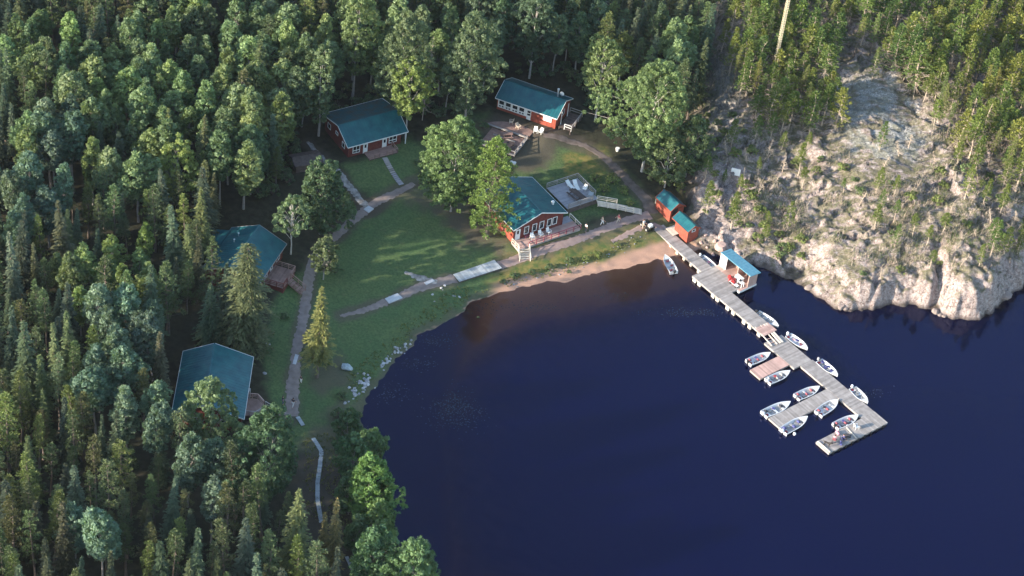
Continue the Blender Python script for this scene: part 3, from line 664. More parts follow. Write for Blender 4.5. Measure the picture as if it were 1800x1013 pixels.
# landmark trees: base pixel, top pixel -> real height on the ground there
def tall(bp, ty):
    g = G(*bp); lo, hi = 1.0, 30.0
    for _ in range(30):
        m_ = (lo + hi) / 2; y = float(proj(g.x, g.y, g.z + m_)[1])
        if y > ty: lo = m_
        else: hi = m_
    return g, lo
TREES = []       # ground positions kept clear for landmark trees
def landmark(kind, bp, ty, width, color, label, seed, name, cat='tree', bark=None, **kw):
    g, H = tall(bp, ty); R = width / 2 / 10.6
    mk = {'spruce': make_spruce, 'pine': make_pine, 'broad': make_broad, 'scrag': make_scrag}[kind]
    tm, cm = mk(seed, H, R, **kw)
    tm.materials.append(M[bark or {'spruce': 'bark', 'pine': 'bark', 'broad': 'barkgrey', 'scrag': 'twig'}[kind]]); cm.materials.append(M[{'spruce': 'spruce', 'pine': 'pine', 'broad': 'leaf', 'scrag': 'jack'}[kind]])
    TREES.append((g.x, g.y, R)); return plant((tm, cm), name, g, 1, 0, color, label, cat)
landmark('spruce', (557, 664), 503, 72, (1.9, 1.6, .9), 'lone tall spruce with golden sunlit top beside the gravel path', 1, 'spruce_tree', gap=.26, base=.22)  # golden sunlight is put into the tint of the whole crown
landmark('broad', (792, 372), 206, 138, (1.05, 1.3, .85), 'wide round dark green maple left of the big-deck cabin roof', 2, 'maple_tree', ncl=400, base=.10, cl=.62, per=80, shape=.5)
landmark('pine', (855, 418), 246, 118, (1.4, 1.65, 1.0), 'bright green white pine with star shaped boughs against the big-deck cabin', 3, 'pine_tree', n=430, base=.10, cl=.55, leaf=.2, power=.45)
landmark('broad', (1128, 302), 104, 148, (1.15, 1.35, .95), 'largest bright green birch right of the top cabin', 4, 'birch_tree', ncl=520, base=.12, cl=.62, per=85, bark='barkwhite', shape=.8)
landmark('broad', (1046, 212), 68, 94, (1.3, 1.4, .95), 'birch with two white bare lower stems just right of top cabin', 5, 'birch_tree', ncl=150, base=.38, cl=.6, bark='barkwhite')
landmark('broad', (712, 245), 103, 82, (1.5, 1.6, .85), 'small bright yellow green maple between the two upper cabins', 6, 'maple_tree', ncl=140, base=.28, cl=.55)
landmark('broad', (700, 222), 14, 92, (.95, 1.05, .9), 'tall dull green poplar rising behind the bright yellow green maple', 7, 'poplar_tree', ncl=210, base=.15, cl=.7)
landmark('broad', (815, 228), 16, 112, (.85, .98, .9), 'tall broad poplar with leaning bare lower trunk between upper cabins', 8, 'poplar_tree', ncl=260, base=.16, cl=.7)
landmark('broad', (560, 240), 66, 58, (.95, 1.1, .95), 'narrow column shaped poplar at left end of the two-door cabin', 9, 'poplar_tree', ncl=120, base=.12, cl=.55)
landmark('broad', (620, 170), -30, 80, (1.1, 1.25, .9), 'tall bright poplar behind the left end of the two-door cabin', 10, 'poplar_tree', ncl=170, base=.18)
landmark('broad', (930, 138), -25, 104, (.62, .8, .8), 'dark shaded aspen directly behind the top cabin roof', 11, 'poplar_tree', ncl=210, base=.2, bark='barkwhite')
landmark('broad', (310, 372), 244, 96, (1.7, 1.75, .95), 'rounded light green young pine in the woods above the middle cabin', 13, 'pine_tree', ncl=150, base=.18, cl=.5, leaf=.15)
landmark('spruce', (296, 320), 190, 48, (1.6, 1.5, .9), 'slim spruce with sunlit tip directly behind the rounded light pine', 14, 'spruce_tree')
landmark('spruce', (358, 345), 203, 62, (1.45, 1.25, .9), 'brownish thinning spruce just right of the rounded light pine', 15, 'spruce_tree', gap=.3)
landmark('broad', (440, 342), 218, 84, (.7, .95, .85), 'dark round maple above the middle cabin, near the small dark shed', 16, 'maple_tree', ncl=150, base=.2)
landmark('broad', (452, 268), 166, 52, (1.6, 1.45, .8), 'yellowish small topped poplar behind the dark round maple', 17, 'poplar_tree', ncl=70, base=.4)
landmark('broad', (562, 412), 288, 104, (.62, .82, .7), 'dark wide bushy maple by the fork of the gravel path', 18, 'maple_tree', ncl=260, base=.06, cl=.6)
landmark('broad', (511, 448), 340, 70, (1.1, 1.3, 1.1), 'slender birch with white forked stem beside the middle cabin roof', 19, 'birch_tree', ncl=75, base=.3, bark='barkwhite', cl=.45)
landmark('broad', (568, 492), 418, 58, (.95, 1.0, .8), 'small leafy tree overhanging the left side of the gravel path', 20, 'maple_tree', ncl=60, base=.2, cl=.45)
landmark('spruce', (430, 612), 428, 112, (1.15, 1.1, .9), 'big shaggy spruce standing in front of the middle cabin', 21, 'spruce_tree', base=.06, gap=.18, dens=1.5, power=.42)
landmark('pine', (372, 552), 418, 56, (.75, .85, .85), 'dark pine covering the left end of the middle cabin', 41, 'pine_tree', n=120, base=.15)
landmark('spruce', (396, 585), 462, 54, (.7, .8, .8), 'dark narrow spruce touching the left side of the shaggy spruce', 42, 'spruce_tree', base=.08)
landmark('spruce', (368, 606), 499, 64, (.95, 1.15, 1.1), 'small dark conical spruce beside the big shaggy spruce', 22, 'spruce_tree', base=.04)
landmark('spruce', (352, 462), 330, 60, (1.45, 1.35, .85), 'golden topped spruce just left of the middle cabin roof', 23, 'spruce_tree')
landmark('broad', (368, 812), 662, 92, (1.15, 1.35, 1.15), 'pale green poplar standing against the lower edge of the lowest cabin', 24, 'poplar_tree', ncl=180, base=.1, cl=.55)
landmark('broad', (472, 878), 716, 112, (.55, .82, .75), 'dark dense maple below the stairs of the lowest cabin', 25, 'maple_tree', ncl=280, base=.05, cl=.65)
landmark('spruce', (518, 1010), 858, 72, (1.6, 1.5, 1.05), 'sunlit cream topped spruce left of the lower boardwalk', 26, 'spruce_tree', gap=.08)
landmark('spruce', (584, 1000), 876, 36, (1.9, 1.3, .9), 'small brownish spruce at the lower end of the boardwalk', 27, 'spruce_tree', gap=.2)
landmark('spruce', (566, 985), 903, 30, (1.9, 1.3, .9), 'shortest brownish spruce at the lower end of the boardwalk', 28, 'spruce_tree', gap=.2)
landmark('broad', (640, 925), 800, 74, (1.0, 1.45, .75), 'tall green shoreline poplar beside the dark water', 29, 'poplar_tree', ncl=220, base=.03, cl=.55)
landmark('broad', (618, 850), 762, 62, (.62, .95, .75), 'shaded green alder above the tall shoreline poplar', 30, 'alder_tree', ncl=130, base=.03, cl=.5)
landmark('broad', (720, 1075), 948, 100, (.95, 1.3, 1.0), 'round alder reaching furthest over the water at the bottom', 31, 'alder_tree', ncl=280, base=.03, cl=.6)
landmark('broad', (650, 1040), 925, 76, (.65, 1.0, .8), 'dark alder between the shoreline poplar and the round alder', 32, 'alder_tree', ncl=180, base=.03, cl=.6)
for i, (bp_, ty_, w_, l_) in enumerate([((648, 812), 752, 56, 'leafy alder at the water edge just below the shoreline stones'), ((612, 905), 838, 58, 'shaded alder on the land side of the tall shoreline poplar'), ((664, 972), 880, 62, 'bright alder between the shoreline poplar and bottom alders'),
        ((700, 1062), 972, 74, 'alder left of the round alder at the bottom edge'), ((628, 975), 905, 50, 'small shaded alder beside the faint bottom board strip'), ((672, 900), 838, 40, 'low alder hanging over the water by the shoreline poplar')]):
    landmark('broad', bp_, ty_, w_, [(.8, 1.1, .8), (.7, .95, .75), (1.05, 1.35, .85)][i % 3], l_, 60 + i, 'alder_tree', ncl=90, base=.02, cl=.5)
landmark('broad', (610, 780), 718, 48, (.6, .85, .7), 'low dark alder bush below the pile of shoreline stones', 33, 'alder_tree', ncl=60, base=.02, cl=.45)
landmark('broad', (1168, 330), 238, 90, (.95, 1.05, .8), 'drooping birch directly behind the upper red shed', 34, 'birch_tree', ncl=150, base=.1, bark='barkwhite', cl=.5)
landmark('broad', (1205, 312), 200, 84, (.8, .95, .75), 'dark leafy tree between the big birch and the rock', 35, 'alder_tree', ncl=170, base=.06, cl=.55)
landmark('broad', (1085, 160), 55, 60, (1.35, 1.25, .7), 'yellowish birch rising between the two large bright birches', 36, 'birch_tree', ncl=80, base=.3, bark='barkwhite')
landmark('broad', (1195, 130), 30, 60, (1.0, 1.25, .9), 'green poplar at the left foot of the pine covered hill', 37, 'poplar_tree', ncl=110, base=.2)
landmark('scrag', (1532, 142), 84, 22, (1.3, 1.2, 1.3), 'lone thin pale spruce at the top of the bare rock slab', 38, 'spruce_tree', live=.85, n=60)
g_, H_ = tall((742, 212), 62)
o = obj('dead_tree', make_dead(77, H_, 2.4, 90), M['twig'], None, g_); tag(o, 'bare grey dead tree among the poplars between the upper cabins', 'tree'); TREES.append((g_.x, g_.y, 1.5))

# woods: sample the ground, keep what falls in the wooded parts
FOREST = [
    [(-260, -70), (1250, -70), (1235, 110), (1215, 215), (1165, 250), (1130, 215), (1070, 165), (1010, 140), (875, 128), (855, 185), (790, 205), (735, 200), (680, 172), (640, 165), (560, 195), (530, 225), (505, 255), (500, 300),
     (478, 350), (440, 372), (385, 385), (362, 420), (360, 470), (345, 540), (318, 585), (292, 620), (285, 700), (290, 760), (320, 850), (400, 905), (500, 930), (545, 1000), (585, 1050), (600, 1230), (-260, 1230)],
]
HILL = [(1245, -60), (2080, -60), (2080, 330), (1800, 345), (1700, 300), (1640, 250), (1590, 150), (1540, 100), (1470, 105), (1450, 180), (1475, 235), (1400, 250), (1310, 215), (1270, 130)]
BARE = [(1240, 200), (1310, 205), (1400, 240), (1500, 250), (1640, 260), (1800, 330), (2050, 350), (2050, 400), (1800, 470), (1600, 500), (1440, 480), (1330, 420), (1240, 400), (1225, 300)]
NOBLD = [(cx, cy, r) for cx, cy, r, _ in PADS]
def inpoly(x, y, P): return float(poly_sd(np.array([float(x)]), np.array([float(y)]), P)[0])
def scatter(poly, x0, x1, y0, y1, dmin, tries, keep=lambda x, y, px, py: True, clear=1.0):
    pts = []; cell = {}
    X = rng.uniform(x0, x1, tries); Y = rng.uniform(y0, y1, tries)
    Z = np.array([gz(a, b) for a, b in zip(X, Y)]); PXs, PYs = proj(X, Y, Z); ins = poly_sd(PXs, PYs, poly) > 0
    for x, y, z, px, py, ok in zip(X, Y, Z, PXs, PYs, ins):
        if not ok or z < 0.15 or not keep(x, y, px, py): continue
        dm = dmin(px, py) if callable(dmin) else dmin
        if any(math.hypot(x - a, y - b) < dm * .45 + r * .55 * clear for a, b, r in TREES): continue
        if any(math.hypot(x - a, y - b) < r - 0.5 for a, b, r in NOBLD): continue
        i, j = int(x // 5), int(y // 5); bad = False
        for a in (-1, 0, 1):
            for b in (-1, 0, 1):
                for (qx, qy) in cell.get((i + a, j + b), ()):
                    if math.hypot(x - qx, y - qy) < dm: bad = True
        if bad: continue
        cell.setdefault((i, j), []).append((x, y)); pts.append((x, y, z, px, py))
    return pts
# patches of the left woods: (px, py, radius) centre of broadleaf and of bright / blue-green growth, as seen at crown height
LEAFY = [(350, 60, 130, 'light'), (440, 110, 110, 'light'), (240, 230, 90, 'light'), (270, 130, 90, 'light'), (500, 130, 60, 'light'), (200, 590, 95, 'blue'), (250, 680, 80, 'blue'), (50, 340, 75, 'blue'), (130, 120, 50, 'light'),
         (340, 830, 50, 'blue'), (150, 460, 60, 'lime'), (230, 420, 60, 'lime'), (235, 470, 50, 'lime'), (130, 900, 25, 'blue'), (200, 960, 40, 'blue'), (150, 210, 85, 'blue'), (70, 60, 60, 'light'), (420, 240, 60, 'light'), (330, 170, 90, 'light'), (60, 230, 50, 'light'), (620, 60, 70, 'light'), (760, 60, 80, 'light'), (860, 60, 70, 'dark'), (980, 40, 70, 'dark'), (1180, 60, 50, 'light')]
def leafy(px, py):
    cy = py - 95
    for (a, b, r, t) in LEAFY:
        if math.hypot(px - a, cy - b) < r: return t
    return None
TONES = {'light': [(1.15, 1.3, 1.05), (1.0, 1.15, .95), (1.3, 1.4, .95), (.9, 1.1, .95)], 'blue': [(.85, 1.1, 1.3), (.8, 1.0, 1.2), (.95, 1.15, 1.25)],
         'lime': [(1.5, 1.6, .9), (1.3, 1.45, .9), (1.2, 1.35, .95)], 'dark': [(.65, .8, .75), (.75, .9, .8)],
         'pine': [(.9, 1.0, .95), (.75, .88, .9), (1.15, 1.15, .85), (.75, .8, .85), (1.0, 1.1, 1.2), (.95, .82, .8)]}
LOOK = {'light': ['light green', 'mid green', 'fresh green', 'soft green'], 'blue': ['blue green', 'dull blue green', 'pale blue green'], 'lime': ['bright lime green', 'yellow green', 'lively green'], 'dark': ['dark green', 'shaded green'],
        'pine': ['green', 'dark green', 'olive green', 'blackish green', 'grey green', 'brownish green']}
pts = scatter(FOREST[0], -132, 38, -118, 82, lambda px, py: 3.5 if leafy(px, py) else 2.75 if px > -20 else 3.6, 44000, lambda x, y, px, py: px > -250 and -25 < py < 1300)
cnt = {'poplar_tree': 0, 'pine_tree': 0, 'spruce_tree': 0}
for (x, y, z, px, py) in pts:
    t = leafy(px, py); off = px < -60 or py < -20
    if t and rng.rand() < 0.86:
        i = rng.randint(len(TONES[t])); s = rng.uniform(.85, 1.12) * (0.8 if t in ('lime',) else 1.0); kind = 'poplar_tree'; me = PROTO['broad'][rng.randint(7)]; tone = TONES[t][i]; look = LOOK[t][i]; sx = s * rng.uniform(.95, 1.3)
    else:
        i = rng.randint(6); tone = TONES['pine'][i]; look = LOOK['pine'][i]; kind = 'pine_tree' if rng.rand() < .60 and not off else 'spruce_tree'
        s = rng.uniform(.62, 1.18) * (.93 if kind == 'spruce_tree' else 1.0); me = PROTO['pine'][rng.randint(7)] if kind == 'pine_tree' else PROTO['spruce'][rng.randint(4)]; sx = s * rng.uniform(1.0, 1.4)
    if not t and py > 720: tone = tuple(c * .84 for c in tone)  # lower woods dimmed in leaf colour, standing in for forest shade
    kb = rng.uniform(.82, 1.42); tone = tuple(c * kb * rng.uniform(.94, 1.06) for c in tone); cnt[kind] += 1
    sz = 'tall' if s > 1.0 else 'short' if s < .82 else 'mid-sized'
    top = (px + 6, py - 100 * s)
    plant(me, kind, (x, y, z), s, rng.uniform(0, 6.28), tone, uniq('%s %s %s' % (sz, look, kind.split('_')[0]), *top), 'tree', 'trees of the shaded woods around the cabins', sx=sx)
print('woods', len(pts), cnt)
hp = scatter(HILL, 28, 135, 14, 105, 2.35, 12000, lambda x, y, px, py: px < 1850 and py > -25)
for (x, y, z, px, py) in hp:
    i = rng.randint(4); tone = [(1.0, 1.0, .8), (.75, .9, .75), (1.3, 1.15, .8), (1.1, 1.2, .9)][i]; look = ['olive', 'dark olive', 'yellowish', 'green'][i]
    if px > 1620 or py > 160: tone = (tone[0] * 1.2, tone[1] * 1.08, tone[2])
    if rng.rand() < .72: s = rng.uniform(.95, 1.5); me = PROTO['scrag'][rng.randint(5)]; sx = s * rng.uniform(1.2, 1.75)
    else: s = rng.uniform(.5, .75); me = PROTO['pine'][rng.randint(5)]; sx = s * rng.uniform(.8, 1.05); tone = tuple(c * 1.3 for c in tone)
    plant(me, 'jack_pine', (x, y, z), s, rng.uniform(0, 6.28), tone, uniq('thin %s jack pine' % look if me in PROTO['scrag'] else 'bushy %s jack pine' % look, px, py - 45), 'tree', 'jack pines on the rocky hill', sx=sx)
bp = scatter(BARE, 28, 100, 8, 60, 2.7, 9000, lambda x, y, px, py: px < 1830 and fbm(px / 60., py / 45., 13, 3) > .44 and not (py > 440 and rng.rand() < .5) and not (1450 < px < 1620 and py < 270 and rng.rand() < .7), clear=.4)
for (x, y, z, px, py) in bp:
    q = rng.rand(); rz = rng.uniform(0, 6.28)
    if q < .40:
        s = rng.uniform(.40, 1.0) * (1.15 if px > 1560 else 1); i = rng.randint(3); me = PROTO['scrag'][rng.randint(5)]
        plant(me, 'pine_sapling', (x, y, z), s, rz, [(1.1, 1.05, .8), (1.3, 1.2, .85), (.9, 1.05, .8)][i], uniq('%s stunted pine' % ['olive', 'yellowish', 'green'][i], px, py - 20), 'tree', 'stunted pines scattered on the bare rock', sx=s * rng.uniform(1, 1.6))
    elif q < .74:
        s = rng.uniform(.5, 1.25); d = obj('dead_sapling', PROTO['dead'][rng.randint(4)], None, None, (x, y, z), rz); d.scale = (s * 1.1, s * 1.1, s); tag(d, uniq('bleached dead sapling', px, py - 12), 'dead tree', 'dead saplings on the rock')
    else:
        s = rng.uniform(.6, 1.4); plant(PROTO['shrub'][rng.randint(4)], 'shrub', (x, y, z), s, rz, [(1.3, 1.3, .7), (1.0, 1.15, .8)][rng.randint(2)], uniq('low rock shrub', px, py - 5), 'shrub', 'shrubs on the rock', ('stems', 'leaves'))
EDGE = [(540, 200), (700, 205), (860, 205), (880, 128), (1010, 140), (1120, 230), (1150, 330), (1120, 280), (1020, 165), (1000, 120), (870, 110), (840, 180), (780, 190), (700, 180), (640, 150), (540, 170), (490, 260), (450, 350), (500, 345), (525, 260)]
for (x, y, z, px, py) in scatter(EDGE, -60, 45, 5, 75, 2.0, 9000, clear=.2)[:110]:
    s = rng.uniform(.8, 1.9); plant(PROTO['shrub'][rng.randint(4)], 'shrub', (x, y, z), s, rng.uniform(0, 6.28), [(.8, 1.0, .8), (.65, .85, .75), (1.0, 1.05, .8)][rng.randint(3)], uniq('shaded %s undergrowth bush' % ('low' if s < 1.2 else 'tall'), px, py), 'shrub', 'undergrowth bushes at the wood edge', ('stems', 'leaves'))
# low dry brush covering the rock: nobody could count the stems
def brush(name, polys, n, cols, label, keep=None):
    V = []; T = []
    for poly, n_ in zip(polys, n):
        q = np.array(poly); PXr = rng.uniform(q[:, 0].min(), q[:, 0].max(), n_); PYr = rng.uniform(q[:, 1].min(), q[:, 1].max(), n_); ok = poly_sd(PXr, PYr, poly) > 0
        for px, py in zip(PXr[ok], PYr[ok]):
            if fbm(px / 42., py / 30., 7, 3) < .47: continue
            p = W(px, py, 6.0); p = W(px, py, float(gz(p[0], p[1]))); x, y = float(p[0]), float(p[1])
            for k in range(rng.randint(4, 9)):
                bx, by = x + rng.normal() * .35, y + rng.normal() * .35; z = float(gz(bx, by)); h = rng.uniform(.3, 1.1); lx, ly = rng.normal() * .4, rng.normal() * .4; a = rng.uniform(0, 3.14); c, s = math.cos(a) * .022, math.sin(a) * .022
                V.extend([(bx - c, by - s, z - .05), (bx + c, by + s, z - .05), (bx + lx + c * .6, by + ly + s * .6, z + h), (bx + lx - c * .6, by + ly - s * .6, z + h)]); T.append(rng.rand())
    o = obj(name, mesh_np(name, V, np.arange(len(V)).reshape(-1, 4), T), cols); o['kind'] = 'stuff'; tag(o, label, 'brush'); return o
BZ = [[(1250, 230), (1400, 250), (1640, 270), (1800, 320), (1800, 440), (1640, 470), (1500, 480), (1420, 460), (1340, 430), (1260, 390), (1300, 330)], [(1230, 90), (1300, 100), (1420, 230), (1300, 260), (1220, 240)], [(1560, 110), (1650, 240), (1800, 300), (1800, 150)]]
brush('dry_brush', BZ, (3400, 500, 900), M['twig'], 'pale dry brush and dead stems scattered over the rock slope')
o_ = brush('green_brush', BZ, (2600, 500, 900), M['jack'], 'low olive green brush growing in the hollows of the rock slope')
# shrubs around the lawn, the shore and the rock foot
SHR = [(1075, 322, 1.5), (1060, 338, 1.2), (1095, 340, 1.2), (1045, 318, 1.1), (1108, 362, .9), (905, 488, .8), (935, 482, .7), (965, 474, .8), (1000, 462, .8), (1030, 458, .7), (1050, 452, .9), (1000, 480, .5), (885, 500, .7), (1085, 432, .5),
       (596, 735, 1.3), (612, 752, 1.5), (626, 735, 1.1), (632, 765, 1.3), (600, 700, .9), (590, 480, 1.2), (470, 590, .9), (545, 600, 1.2), (535, 625, .9), (575, 640, 1.0), (500, 560, .8), (850, 225, 1.1), (838, 245, 1.0), (745, 305, 1.0), (735, 290, .8),
       (1320, 350, 1.7), (1335, 375, 1.5), (1312, 330, 1.2), (1345, 405, 1.4), (1330, 425, 1.3), (1370, 420, 1.1), (1385, 440, 1.2), (1300, 400, 1.0), (1262, 345, .9), (1255, 310, 1.0), (1410, 455, 1.0), (1365, 455, .8), (1240, 375, .7),
       (1290, 275, 1.4), (1320, 270, 1.3), (1480, 300, 1.2), (1600, 350, 1.3), (1700, 400, 1.2), (1760, 420, 1.2), (840, 560, .3), (1155, 315, 1.2), (1195, 335, 1.2)]
for (px, py, s) in SHR:
    g = G(px, py); plant(PROTO['shrub'][rng.randint(4)], 'shrub', g, s, rng.uniform(0, 6.28), (1.25, 1.3, .7) if px > 1000 and py > 250 else (.75, .95, .75), uniq('leafy %s shrub' % ('knee-high' if s < .9 else 'waist-high' if s < 1.25 else 'bushy'), px, py - 5), 'shrub', 'shrubs around the lawn and shore', ('stems', 'leaves'))
# ---------------------------------------------------------------- buildings
def faces(x0, x1, y0, y1):
    return {'front': ((x0, y0), (1, 0), (0, -1)), 'lo': ((x0, y1), (0, -1), (-1, 0)), 'hi': ((x1, y0), (0, 1), (1, 0)), 'back': ((x1, y1), (-1, 0), (0, 1))}
def fbox(mb, F, u0, u1, z0, z1, d0, d1, tone=.5):
    (px, py), (ux, uy), (nx, ny) = F
    xa, ya = px + ux * u0 + nx * d0, py + uy * u0 + ny * d0; xb, yb = px + ux * u1 + nx * d1, py + uy * u1 + ny * d1
    return mb.box(min(xa, xb), max(xa, xb), min(ya, yb), max(ya, yb), z0, z1, tone)
def window(par, F, u, z, w, h, nx=1, nz=1, fw=.09, name='window'):
    mb = MB(); u0, u1, z0, z1 = u - w / 2, u + w / 2, z - h / 2, z + h / 2
    fbox(mb, F, u0 - fw, u1 + fw, z0 - fw, z0, 0, .07); fbox(mb, F, u0 - fw, u1 + fw, z1, z1 + fw, 0, .07)
    fbox(mb, F, u0 - fw, u0, z0, z1, 0, .07); fbox(mb, F, u1, u1 + fw, z0, z1, 0, .07)
    for i in range(1, nx): fbox(mb, F, u0 + w * i / nx - .035, u0 + w * i / nx + .035, z0, z1, .0, .06)
    if isinstance(nz, float): fbox(mb, F, u0, u1, z0 + h * nz - .06, z0 + h * nz + .06, .0, .063)
    f = mb.build(name, M['white'], par); fbox(MB_ := MB(), F, u0, u1, z0, z1, 0, .02); MB_.build('pane', M['glass'], f); return f
def door(par, F, u, w=.9, h=2.0, m='white', glass=True, z0=0.05, label=None):
    mb = MB(); fbox(mb, F, u - w / 2, u + w / 2, z0, z0 + h, 0, .06); d = mb.build('door', M[m], par)
    if glass: q = MB(); fbox(q, F, u - w * .22, u + w * .22, z0 + h * .55, z0 + h * .88, .061, .075); q.build('pane', M['glass'], d)
    q = MB(); fbox(q, F, u + w * .32, u + w * .40, z0 + .95, z0 + 1.1, .061, .12); q.build('handle', M['steel'], d)
    if label: d['label'] = label
    return d
def walls(par, x0, x1, y0, y1, h, ridge_y, rz_, m, low=None, name='wall'):   # gables at the x ends, ridge along x
    mb = MB(); hb = low if low is not None else h
    prof = [(y0, -.6), (y1, -.6), (y1, hb), (ridge_y, rz_), (y0, h)]
    a = [(x0, y, z) for y, z in prof]; b = [(x1, y, z) for y, z in prof]
    mb.add(a + b, [(4, 3, 2, 1, 0), (5, 6, 7, 8, 9), (0, 1, 6, 5), (1, 2, 7, 6), (4, 0, 5, 9), (2, 3, 8, 7), (3, 4, 9, 8)])
    # battens
    for i in range(int((x1 - x0) / .45)):
        x = x0 + .2 + i * .45; mb.box(x, x + .04, y0 - .02, y0, 0, h - .1, .3); mb.box(x, x + .04, y1, y1 + .02, 0, hb - .1, .3)
    return mb.build(name, M[m], par)
def gable(par, x0, x1, yF, zF, yR, zR, yB, zB, m, trim='white', seam=.55, mback=None, th=.10, cap=True):
    def slope(ya, za, yb, zb, mm):
        mb = MB(); q = [(x0, ya, za), (x1, ya, za), (x1, yb, zb), (x0, yb, zb)] if yb > ya else [(x0, yb, zb), (x1, yb, zb), (x1, ya, za), (x0, ya, za)]
        mb.slab(q, th); n = int((x1 - x0) / seam)
        for i in range(1, n):
            x = x0 + (x1 - x0) * i / n
            mb.slab([(x - .02, q[0][1], q[0][2] + .035), (x + .02, q[0][1], q[0][2] + .035), (x + .02, q[2][1], q[2][2] + .035), (x - .02, q[2][1], q[2][2] + .035)], .03, .2 + .4 * (i % 2))
        return mb.build('roof', M[mm], par)
    r = slope(yF, zF, yR, zR, m); r2 = slope(yR + .012, zR, yB, zB, mback or m); r2.name = 'roof_back'
    if cap: c = MB(); c.beam((x0 - .01, yR, zR + .05), (x1 + .01, yR, zR + .05), .22, .06); c.build('ridge_cap', M[m], r)
    t = MB(); t.beam((x0, yF - .03, zF - .06), (x1, yF - .03, zF - .06), .05, .17); t.beam((x0, yB + .03, zB - .06), (x1, yB + .03, zB - .06), .05, .17)
    for x in (x0 - .03, x1 + .03):
        t.beam((x, yF - .02, zF - .05), (x, yR, zR - .05), .05, .17); t.beam((x, yB + .02, zB - .05), (x, yR, zR - .05), .05, .17)
    t.build('fascia', M[trim], r); return r
def planks(x0, x1, y0, y1, z, th=.06, w=.24, along='x', mb=None, jag=0):
    mb = mb or MB(); a, b = (y0, y1) if along == 'x' else (x0, x1); n = max(1, round((b - a) / w)); s = (b - a) / n
    for i in range(n):
        t = random.random(); e = random.uniform(0, jag); e2 = random.uniform(0, jag)
        if along == 'x': mb.box(x0 - e, x1 + e2, a + i * s + .012, a + (i + 1) * s - .012, z - th, z, t)
        else: mb.box(a + i * s + .012, a + (i + 1) * s - .012, y0 - e, y1 + e2, z - th, z, t)
    return mb
def railing(par, pts, m='wood', h=.95, step=1.5, mids=2, name='railing', balus=False, pw=.1):
    mb = MB(); pts = [Vector(p) for p in pts]
    for a, b in zip(pts[:-1], pts[1:]):
        L = (b - a).length; n = max(1, round(L / step))
        for i in range(n + 1):
            p = a.lerp(b, i / n); mb.box(p.x - pw / 2, p.x + pw / 2, p.y - pw / 2, p.y + pw / 2, p.z - .15, p.z + h, .4)
        up = Vector((0, 0, h)); mb.beam(a + up, b + up, .14, .05, .7)
        for k in range(mids): q = Vector((0, 0, h * (k + 1) / (mids + 1))); mb.beam(a + q, b + q, .04, .09, .5)
        if balus:
            k = int(L / .2)
            for i in range(k): p = a.lerp(b, (i + .5) / k); mb.box(p.x - .02, p.x + .02, p.y - .02, p.y + .02, p.z + .1, p.z + h - .02, .5)
    return mb.build(name, M[m], par)
def stairs(par, a, b, w, m='woodpale', rails=True, n=None, mrail=None):        # a = top middle, b = foot middle
    a, b = Vector(a), Vector(b); mb = MB(); d = b - a; hd = Vector((d.x, d.y, 0)); L = hd.length; hd.normalize(); s = Vector((-hd.y, hd.x, 0)) * w / 2
    n = n or max(3, int(abs(d.z) / .19))
    for i in range(n):
        p = a + d * ((i + .5) / n); r_ = hd * (L / n * .5); mb.slab([p - r_ - s, p + r_ - s, p + r_ + s, p - r_ + s], .05, .3 + .5 * (i % 2))
    for k in (-1, 1): mb.beam(a + s * k - Vector((0, 0, .12)), b + s * k - Vector((0, 0, .12)), .06, .25, .3)
    o = mb.build('stairs', M[m], par)
    if rails:
        for k in (-1, 1): railing(o, [a + s * k, b + s * k], mrail or m, .9, 1.2, 1)
    return o
def yard(nm, x, y, z, rz, label, cat, group=None): return empty(nm, (x, y, z), rz, label, cat, group)

# top cabin --------------------------------------------------
Z1 = 3.0; A1 = rad(-19.5)
def loc(ox, oy, a, x, y): return ox + x * math.cos(a) - y * math.sin(a), oy + x * math.sin(a) + y * math.cos(a)
cx, cy = loc(-7.2, 44.5, A1, 0.3, 0.4)
c1 = yard('cabin', cx, cy, Z1, A1, 'top cabin with orange red front, long white window band and teal metal roof', 'cabin', 'teal roofed log red cabins')
walls(c1, 0, 11.3, 0, 6.4, 2.5, 3.2, 4.05, 'redlight')
gable(c1, -.3, 11.6, -.42, 2.5, 3.2, 4.22, 6.8, 2.5, 'roof')
F = faces(0, 11.3, 0, 6.4)
b = MB(); fbox(b, F['front'], .15, 5.75, .55, 2.42, 0, .03); b.build('window_panel', M['white'], c1)
F1 = {'front': ((0, -.035), (1, 0), (0, -1))}['front']
for i in range(4):
    window(c1, F1, .85 + i * 1.3, 1.78, .92, .92, fw=.06); window(c1, F1, .85 + i * 1.3 - .27, .92, .34, .30, fw=.05); window(c1, F1, .85 + i * 1.3 + .27, .92, .34, .30, fw=.05)
d_ = door(c1, F['front'], 6.15, .8, 2.15, 'white', False); q = MB(); fbox(q, F['front'], 5.85, 6.45, 1.5, 1.95, .061, .08); fbox(q, F['front'], 5.85, 6.45, .95, 1.35, .061, .08); q.build('pane', M['glass'], d_)
b = MB(); fbox(b, F['front'], 8.9, 10.5, 1.1, 2.25, 0, .12); b.build('window_shutter', M['white'], c1)
window(c1, F['hi'], 3.2, 1.6, 1.0, .9)
b = MB()
for px_, py_ in ((9.6, 4.1),): b.tube([(px_, py_, 3.2), (px_, py_, 5.3)], [.14, .14], 8); b.tube([(px_, py_, 5.3), (px_, py_, 5.5)], [.22, .22], 8)
b.build('chimney_pipe', M['cap'], c1)
sp = MB(); planks(11.75, 14.2, .3, 5.4, .5, w=.3, along='x', mb=sp); 
for x in (11.9, 14.05):
    for y in (.4, 2.8, 5.3): sp.box(x - .06, x + .06, y - .06, y + .06, -.5, .45)
